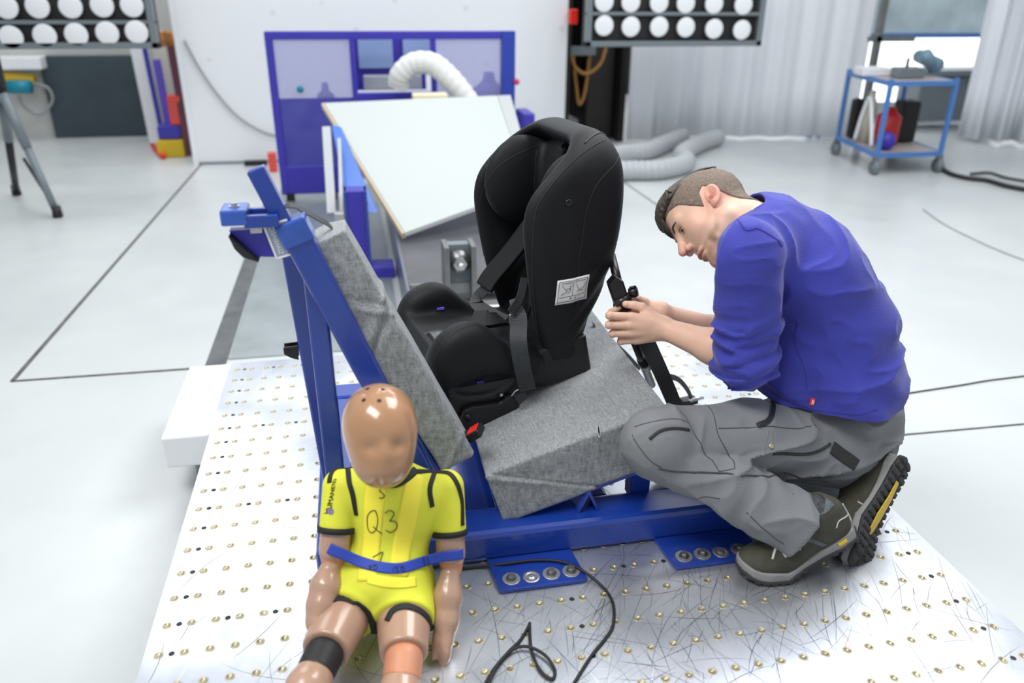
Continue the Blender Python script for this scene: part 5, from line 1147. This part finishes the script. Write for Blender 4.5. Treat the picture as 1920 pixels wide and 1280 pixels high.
# eye, brow
m_eyew = mat('eye_white', (.34, .29, .26), .2); m_iris = mat('dark_iris', (.03, .02, .015), .15); m_hair = mat('brown_hair', (.060, .045, .034), .55, 0, .35, 60, .5, 120, stretch=(1, 1, 3)); m_buzz = None
for s_ in (1, -1):
    e_ = hp(.0735, .0315*s_, .007); ax_ = nrm(HF_*.9 + HL_*.25*s_ - HUp*.25)
    eb = MB().lathe(e_ + ax_*.0118, ax_, [(-.001, .0075), (.0010, .0068), (.0016, .004), (.0018, .0012)], 20); eb.v = [list(np.array(q_) - HUp*((np.array(q_) - e_) @ HUp + .001)*.62) for q_ in eb.v]; eb.build('eye', m_eyew, man, True)
    eb = MB().lathe(e_ + ax_*.0131 + HF_*.0005, ax_, [(-.0008, .0048), (.0006, .0042), (.0009, .002)], 16); eb.v = [list(np.array(q_) - HUp*((np.array(q_) - e_) @ HUp + .001)*.45) for q_ in eb.v]; eb.build('iris', m_iris, man, True)
    pth = [hp(.092, .014*s_, .025), hp(.092, .028*s_, .031), hp(.080, .044*s_, .028)]; P_, n_ = snap(f_body, spline(pth, 6)); MB().tube(P_ + n_*.0005, [.0012, .0022, .0028, .003, .003, .0028, .0026, .0024, .0022, .002, .0016, .0012, .0008], 6).build('eyebrow', m_hair, man, True)
    pth = [hp(.0875, .021*s_, .010), hp(.0885, .031*s_, .0135), hp(.082, .043*s_, .008)]; MB().tube(spline(pth, 5), .0009, 5).build('eyelash', m_ink, man, True)
# shaved side hair and longer top hair
def f_scalp(P):
    T = (P - H0.astype(np.float32)) @ HM.T; return sd_ell(T, (-.006, 0, .042), (.100, .077, .084)), T
def f_buzz(P):
    T = (P - H0.astype(np.float32)) @ HM.T; x, y, z = T.T; ay = np.abs(y)
    d = f_face_noear(T) - .0030 - .0008*noise(P, 160)
    line = np.interp(x, [-.12, -.085, -.055, -.03, -.012, .005, .020, .040, .055, .075, .10], [-.062, -.060, -.036, .012, .040, .030, -.004, .022, .050, .066, .072]).astype(np.float32)
    return smax(d, line - z, .004)
def f_face_noear(T):
    d = sd_ell(T, (-.006, 0, .042), (.100, .077, .084)); d = smin(d, sd_ell(T, (.034, 0, -.020), (.058, .057, .080)), .03)
    return smin(d, sd_rc(T, (-.035, 0, -.050), (-.055, 0, -.150), .056, .062), .03)
def f_top(P):
    T = (P - H0.astype(np.float32)) @ HM.T; x, y, z = T.T; ay = np.abs(y)
    d = sd_ell(T, (-.004, 0, .046), (.107, .072, .090)); d = smin(d, sd_ell(T, (.050, .0, .084), (.042, .054, .030)), .04)
    d = d + .0012*np.sin(y*520 + 2*noise(P, 30)) *smoothstep(.0, .04, z) - .0006*noise(P, 90)
    d = smax(d, ay - .060 - .016*smoothstep(-.01, .06, x) + smoothstep(-.02, -.09, x)*.02, .010); lo_ = np.interp(x, [-.12, -.06, 0, .06, .10], [.030, .060, .085, .078, .070]).astype(np.float32)
    return smax(d, lo_ - z, .010)
h0, h1 = H0 - .17, H0 + .17
mb_ = mat('shaved_brown_hair', (.17, .125, .095), .7, 0, .35, 190, .4, 300, stretch=(1, 1, 2.5))
solid('shaved_hair', f_buzz, h0, h1, .003, mb_, man); solid('top_hair', f_top, h0, h1, .003, m_hair, man)
rs = random.Random(5); fb = MB()
def sc(x, y): return .042 + .084*math.sqrt(max(0, 1 - ((x+.006)/.100)**2))*math.sqrt(max(.05, 1 - (y/.077)**2))
for i in range(560):
    y_ = rs.uniform(-.055, .066); x0_ = rs.uniform(-.092, .055) if y_ < .05 else rs.uniform(.0, .055); L_ = rs.uniform(.45, 1.05) if y_ < .022 else rs.uniform(-.1, .15); o1 = rs.uniform(.0, .004); o2 = rs.uniform(-.003, .004); up = rs.uniform(.002, .006)
    pts = []; x_ = x0_
    while x_ < .062: pts.append(hp(x_, y_*.97, sc(x_, y_*.97) + up*(1 if len(pts) else .3))); x_ += .026
    q_ = math.sqrt(max(.2, 1 - (y_/.085)**2))
    pts += [hp(.072*q_ + o1, y_, .098 + up), hp(.088*q_ + o1, y_ + .005*L_, .085), hp(.099*q_ + o2*.6, y_*.9 + .010*L_, .084 - .030*L_), hp(.104*q_ + o2, y_*.8 + .016*L_, .080 - .056*L_)]
    if x0_ < -.02 and rs.random() < .5: pts = pts[:4]
    P_ = spline(pts, 3); fb.tube(P_, [.0017*(1 - .8*(k/(len(P_)-1))**2) for k in range(len(P_))], 4, False)
fb.build('fringe', m_hair, man, True)
# sweatshirt
ST = [(at(1432, 448, y=.39), .100), (at(1500, 500, y=.38), .124), (at(1548, 600, y=.37), .138), (at(1552, 700, y=.36), .158), (at(1562, 765, y=.35), .140)]
hA, hB = at(1400, 738, y=.34), at(1648, 834, y=.34); hN = nrm(np.cross(hB - hA, V(0, 1, 0))); hN = hN if hN[2] < 0 else -hN
CUF = at(1356, 655, y=.315)
def ringfold(P, a, b, lam, amp, ph=0., lo=0., hi=1., sl=.6):
    ax = (b - a).astype(np.float32); L_ = np.linalg.norm(ax); ax /= L_; Q = P - a.astype(np.float32); t = Q @ ax; r_ = Q - t[:, None]*ax; ang = r_[:, 0]*sl + r_[:, 1]*.3
    n_ = noise(P, 9); w = np.sin(2*np.pi*(t + ang*.5 + .018*n_)/lam + ph); w = np.sign(w)*np.abs(w)**.8
    return amp*w*(.55 + .45*noise(P, 12, 5))*smoothstep(lo*L_ - .02, lo*L_ + .03, t)*smoothstep(hi*L_ + .02, hi*L_ - .02, t)
def f_sweat(P):
    d = None
    sqy = ((0, 1, 0), 1.32)
    for (a, ra), (b, rb) in zip(ST[:-1], ST[1:]):
        q = sd_rc(P, a, b, ra, rb, sqy); d = q if d is None else smin(d, q, .03)
    d = smin(d, sd_rc(P, at(1500, 680, y=.34), at(1490, 720, y=.34), .120, .115), .05)
    d = smin(d, sd_rc(P, ST[0][0] + V(.03, 0, 0), SHR + V(.02, -.02, 0), .085, .080), .04); d = smin(d, sd_rc(P, ST[0][0] + V(.03, 0, 0), SHL + V(.03, .03, .0), .085, .078), .04)
    # far sleeve
    q = smin(sd_rc(P, SHR, EBR, .074, .062), sd_rc(P, EBR, EBR + (WR2 - EBR)*.18, .060, .050), .02); d = smin(d, q, .03)
    wp = P + np.stack([noise(P, 4, 1), noise(P, 4, 7), noise(P, 4, 13)], 1)*.05
    rdg = 1 - np.abs(noise(wp*np.array([1, .6, 1.], np.float32), 7.5, 3)); rdg2 = 1 - np.abs(noise(wp, 16, 21))
    d = d - .008*noise(P, 5.5) - .012*(rdg**5 - .3) - .0050*(rdg2**4 - .3)
    # long drag folds over the back and bunching above the hem
    T = P - ST[2][0].astype(np.float32); d = d - .0055*np.sin((T[:, 2]*.9 + T[:, 0]*.55)*52 + 4*noise(P, 4))*smoothstep(.15, -.1, T[:, 2])*np.clip(.4 + noise(P, 6, 9), 0, 1)
    hz = (P - hA.astype(np.float32)) @ hN.astype(np.float32)
    d = d + .006*smoothstep(-.060, -.050, hz)*smoothstep(-.03, -.045, hz) + .004*smoothstep(-.05, -.045, hz)
    d = smax(d, hz, .010)
    # near sleeve with a crease against the body
    up = sd_rc(P, SHL + V(0, .0, .0), EBL, .080, .070); up = smin(up, sd_rc(P, EBL, CUF, .068, .050), .02)
    wq = P + np.stack([noise(P, 6, 1), noise(P, 6, 7), noise(P, 6, 13)], 1)*.03; al = (EBL - SHL).astype(np.float32); LA = np.linalg.norm(al); al = al/LA; ta = (P - SHL.astype(np.float32)) @ al
    ws = wq + al*(((wq - SHL.astype(np.float32)) @ al)*1.9)[:, None]; rg = 1 - np.abs(noise(ws, 11, 4))
    up = up - ringfold(P, SHL, EBL, .040, .0048, .3, .45, 1.08) - .004*noise(P, 9, 3) - .0085*(rg**3 - .35)*smoothstep(.38*LA, .62*LA, ta) - .004*(rg**3)
    cu = (P - CUF.astype(np.float32)) @ nrm(WR - EBL).astype(np.float32); up = smax(up, cu - .012, .006)
    d = smin(d, up, .005)
    # hollow at the neck and at the cuffs
    d = smax(d, -sd_rc(P, hp(-.045, 0, -.06), hp(-.05, 0, -.125), .066, .064), .006)
    d = smax(d, -sd_rc(P, CUF - nrm(WR-EBL)*.03, WR, .042, .042), .004)
    c2 = EBR + (WR2 - EBR)*.30; cu2 = (P - c2.astype(np.float32)) @ nrm(WR2 - EBR).astype(np.float32); near2 = np.linalg.norm(P - c2.astype(np.float32), axis=1) < .12
    d = np.where(near2, smax(d, cu2, .004), d)
    return d
sw = solid('sweatshirt', f_sweat, (1.05, .02, .60), (1.98, .82, 1.48), .0045, m_sweat, man); WL[sw] = WL[man]
m_seamb = mat('blue_seam', (.035, .033, .27), .85)
on_surf('shoulder_seam', f_sweat, hits([(1338, 442), (1362, 423), (1390, 420), (1425, 430), (1455, 448), (1466, 462)], f_sweat), .0022, m_seamb, sw)
on_surf('side_seam', f_sweat, hits([(1470, 600), (1490, 640), (1508, 690), (1513, 730)], f_sweat), .0013, m_seamb, sw)
on_surf('hem_seam', f_sweat, hits([(1448, 733), (1485, 752), (1530, 768), (1590, 776), (1645, 768)], f_sweat), .0014, m_seamb, sw)
pth = [hp(-.045, 0, -.098) + (HF_*math.cos(t)*.067 + HL_*math.sin(t)*.067) for t in np.linspace(0, 2*math.pi, 40)]; 
MB().tube(pth, .006, 8).build('collar', m_sweat, sw, True)
tg = hit(1523, 752, f_sweat); tn_ = sgrad(f_sweat, tg[None])[0]; tx = nrm(np.cross(V(0, 0, 1), tn_)); tu = np.cross(tn_, tx)
tgo = MB().obox(tg + tn_*.002, tx*.0055, tu*.0095, tn_*.0012).build('side_tag', mat('red_tag', (.75, .03, .03), .5), sw)
MB().obox(tg + tn_*.0034, tx*.001, tu*.006, tn_*.0004).obox(tg + tn_*.0034 + tx*.0028, tx*.0008, tu*.005, tn_*.0004).build('tag_print', m_wpaint, sw)
# trousers
KN = at(1232, 828, y=.205); HPn = at(1560, 828, y=.27); PEL = at(1580, 800, y=.37); ANK = at(1490, 978, y=.095)
KN2 = V(1.27, .50, .36); HPf = at(1600, 800, y=.46); ANK2 = V(1.62, .27, .40)
cufN = nrm(ANK - KN)
def f_trous(P):
    d = smin(sd_rc(P, KN, at(1400, 818, y=.24), .074, .088), sd_rc(P, at(1400, 818, y=.24), HPn, .088, .105), .02)
    d = smin(d, sd_rc(P, PEL, PEL + V(.0, .0, .05), .135, .125, ((0, 1, 0), 1.15)), .05)
    a = (HPn + KN)/2; d = d - .003*noise(P, 8, 2)
    wp = P + np.stack([noise(P, 5, 1), noise(P, 5, 7), noise(P, 5, 13)], 1)*.04; rdg = 1 - np.abs(noise(wp*np.array([.8, 1, 1.7], np.float32), 8, 31)); rd2 = 1 - np.abs(noise(wp, 17, 41)); wr = .013*(rdg**5 - .3) + .0045*(rd2**4 - .3); d = d - wr
    sh = smin(sd_rc(P, KN + V(.0, 0, -.02), (KN + ANK)/2 + V(0, 0, -.0), .072, .064), sd_rc(P, (KN + ANK)/2, ANK, .064, .076, ((cufN[2], 0, -cufN[0]), 1.0)), .02)
    sh = sh - ringfold(P, KN, ANK, .060, .0030, 2., .35, .9, 1.0) - .003*noise(P, 9, 4) - wr
    sh = smax(sh, cutplane(P, ANK + cufN*.012, cufN), .004); sh = smax(sh, -sd_rc(P, ANK - cufN*.05, ANK + cufN*.05, .062, .072), .003)
    d = smin(d, sh, .006)
    fl_ = smin(sd_rc(P, KN2, HPf, .080, .100), sd_rc(P, KN2, ANK2, .072, .060), .02); d = smin(d, fl_, .015)
    c_ = nrm(KN - HPn); kq = sd_ell(P, KN + V(-.0, -.0, .0), (.08, .08, .075)); d = smin(d, kq, .02)
    return smax(d, -(P[:, 2] - (PZ + .004)), .004)
tro = solid('trousers', f_trous, (.95, .0, .24), (1.95, .80, 1.0), .0045, m_pants, man); WL[tro] = WL[man]
def tline(name, pts, r=.0011, m_=m_pline): return on_surf(name, f_trous, hits(pts, f_trous), r, m_, tro)
tline('stitching', [(1186, 815), (1200, 840), (1218, 862), (1240, 876)]); tline('stitching', [(1275, 770), (1300, 810), (1335, 862), (1348, 883)]); tline('stitching', [(1322, 758), (1345, 810), (1372, 860), (1378, 878)])
tline('stitching', [(1347, 803), (1400, 802), (1455, 800), (1500, 803), (1530, 798)]); tline('stitching', [(1348, 884), (1378, 878)]); tline('stitching', [(1190, 800), (1225, 790), (1262, 785), (1290, 792)])
tline('stitching', [(1400, 960), (1430, 990), (1455, 1010), (1470, 1020)]); tline('stitching', [(1292, 945), (1315, 932), (1350, 935)])
tline('crease', [(1235, 878), (1270, 884), (1330, 886), (1420, 892), (1500, 896), (1580, 888)], .0022)  # dark line laid along the thigh fold, shade put in by colour
tline('knee_pocket_slit', [(1218, 823), (1238, 808), (1262, 803), (1292, 806)], .0038, m_ink)
tline('pocket_opening', [(1450, 850), (1475, 850), (1510, 851), (1535, 845), (1556, 832)], .0042, m_ink)
tline('pocket_flap', [(1445, 805), (1448, 830), (1440, 852), (1434, 846), (1440, 806)], .0018, m_pants)
bp_ = hit(1446, 836, f_trous); bn = sgrad(f_trous, bp_[None])[0]; MB().lathe(bp_, bn, [(0, .0065), (.002, .0065), (.003, .005), (.0034, .002)], 20).build('snap_button', m_brass, tro, True)
band(f_trous, hits([(1560, 838), (1575, 850), (1592, 862), (1606, 872)], f_trous), .030, .002, 8).build('black_patch', m_ink, tro, True)
band(f_trous, hits([(1420, 798), (1440, 788), (1448, 768), (1443, 748)], f_trous), .012, .004, 8).build('belt_end', m_rubber, man, True)
# shoes
m_suede = mat('olive_suede', (.058, .058, .042), .9, 0, .35, 14, .4, 200); m_mid = mat('grey_midsole', (.26, .26, .255), .6, 0, .1, 20); m_outs = mat('dark_outsole', (.028, .029, .030), .7); m_lace = mat('pale_lace', (.55, .55, .52), .7)
m_mesh = mat('grey_mesh', (.10, .115, .13), .7, 0, .4, 220); m_yel = mat('sole_yellow', (.62, .42, .03), .5)
SOLE = [(.108, 0), (.104, .020), (.085, .040), (.045, .050), (0, .050), (-.05, .040), (-.10, .036), (-.15, .038), (-.185, .030), (-.197, 0), (-.185, -.030), (-.15, -.036), (-.10, -.032), (-.05, -.036), (0, -.046), (.045, -.050), (.085, -.036), (.104, -.018)]
def shoe(nm, B, F, U, theta, bend_lab):
    F = nrm(F); U = nrm(np.array(U) - F*(np.array(U) @ F)); L_ = np.cross(U, F); Mf = np.array([F, L_, U], np.float32)
    F2 = F*math.cos(theta) - U*math.sin(theta); U2 = U*math.cos(theta) + F*math.sin(theta); Mr = np.array([F2, L_, U2], np.float32); B32 = B.astype(np.float32)
    def co(P): Q = P - B32; return Q @ Mf.T, Q @ Mr.T
    def f_up(P):
        a, r = co(P)
        fr = smin(sd_ell(a, (.028, 0, .036), (.078, .047, .040)), sd_rc(a, (.0, 0, .050), (-.02, 0, .060), .036, .036), .02)
        re = su(.02, sd_rc(r, (-.02, 0, .048), (-.155, 0, .050), .040, .036), sd_rc(r, (-.03, 0, .068), (-.115, 0, .098), .032, .030), sd_rc(r, (-.135, 0, .06), (-.138, 0, .112), .038, .040), sd_rc(r, (-.165, 0, .04), (-.170, 0, .095), .026, .022))
        re = smax(re, -sd_rc(r, (-.128, 0, .100), (-.125, 0, .16), .030, .036), .006); re = smax(re, (r[:, 2] - .128) + .25*(r[:, 0] + .13), .006)
        d = smin(fr, re, .02); d = d + .0015*noise(P, 25)
        d = smax(d, -(np.where(a[:, 0] > r[:, 0]*0 - 0.0, a[:, 2], r[:, 2]) - .012), .004)
        return d
    def sole(P, z0, z1, grow, lug=False):
        a, r = co(P); usef = (a[:, 0] + r[:, 0]) > 0; q = np.where(usef[:, None], a, r); x, y, z = q.T
        lift = .020*smoothstep(.05, .115, x)**1.5
        z = z - lift; d = sd_poly(x, y*np.where(np.ones_like(y) > 0, 1, 1), SOLE) - grow
        zz = z0
        if lug: zz = z0 + .005*((np.sin(x*2*np.pi/.020) > .5) | (np.abs(y) < .006))
        wave = .006*smoothstep(-.12, -.19, x) + .004*np.sin(x*28)
        return smax(d, np.maximum(zz - z, z - z1 - (0 if lug else wave)), .004)
    root = man; lo = B - .30; hi = B + .30
    u_ = solid('shoe_upper', f_up, lo, hi, .0038, m_suede, root); WL[u_] = WL[man]
    f_m = lambda P: sole(P, .006, .026, .001); s1 = solid('shoe_midsole', f_m, lo, hi, .0034, m_mid, root)
    s2 = solid('shoe_outsole', lambda P: sole(P, -.004, .009, .004, True), lo, hi, .0034, m_outs, root)
    return f_up, f_m, (lambda x, y, z: B + F*x + L_*y + U*z), (lambda x, y, z: B + F2*x + L_*y + U2*z), u_, s1, s2
BB = at(1462, 1066, z=PZ + .004)
fu, fm_, fa, ra_, su_, sm1, so1 = shoe('shoe', BB, V(-.985, .06, 0), V(0, 0, 1), math.radians(30), '')
for pts in ([(1448, 1048), (1458, 1022), (1474, 1044)], [(1476, 1020), (1484, 1008), (1500, 1030)], [(1462, 1020), (1478, 1040)]):
    on_surf('lace', fu, hits(pts, fu), .0030, m_lace, su_, sub=True)
band(fu, hits([(1518, 975), (1545, 955), (1556, 938)], fu), .030, .0015, 8).build('mesh_panel', m_mesh, su_, True)
band(fu, hits([(1500, 1008), (1520, 1012), (1548, 1022)], fu), .010, .0015, 8).build('mesh_panel', m_mesh, su_, True)
on_surf('trim_line', fu, hits([(1568, 990), (1575, 975), (1592, 962)], fu), .0016, m_lace, su_)
band(fm_, hits([(1572, 1021), (1588, 1012)], fm_), .009, .0014, 6).build('yellow_mark', mat('bright_yellow_mark', (.85, .55, .01), .5), sm1, True)
on_surf('heel_loop', fu, hits([(1585, 942), (1598, 955), (1606, 975)], fu), .0022, m_lace, su_, off=.001)
# far shoe standing on its toe
B2 = at(1648, 990, y=.135); F2_ = nrm(at(1628, 1035, y=.08) - at(1666, 872, y=.23)); U2_ = -nrm(V(.36, -.92, .10))
B2 = at(1632, 994, y=.115); B2 = B2 + V(0, 0, max(0, PZ + .008 - (B2 + F2_*.112)[2]))
fu2, fm2, fa2, ra2, su2, sm2, so2 = shoe('shoe', B2, F2_, U2_, math.radians(-14), '')
P_ = [fa2(.03, .0, -.004), fa2(.0, .004, -.005), fa2(-.04, 0, -.005), fa2(-.09, 0, -.005)]
MB().strap([ra2(.02, 0, -.003), ra2(-.03, .004, -.0055), ra2(-.08, .0, -.0055), ra2(-.13, 0, -.004)], [-U2_]*4, [.018, .026, .020, .012], .003).build('yellow_shank', m_yel, so2)
for pts in ([(1608, 940), (1622, 948)], [(1606, 965), (1622, 972)], [(1608, 1000), (1624, 1002)]): on_surf('lace', fu2, hits(pts, fu2), .002, m_lace, su2, sub=False)
# sock
MB().tube(spline([ra_(-.13, 0, .07), ra_(-.128, 0, .12), (ANK + ra_(-.128, 0, .12))/2, ANK - cufN*.03], 5), .036, 18).build('sock', mat('grey_sock', (.06, .065, .07), .9, 0, .5, 120), man, True)
MB().tube(spline([ra2(-.13, 0, .06), ra2(-.12, 0, .12), ANK2], 5), .038, 16).build('sock', MATS['grey_sock'], man, True)
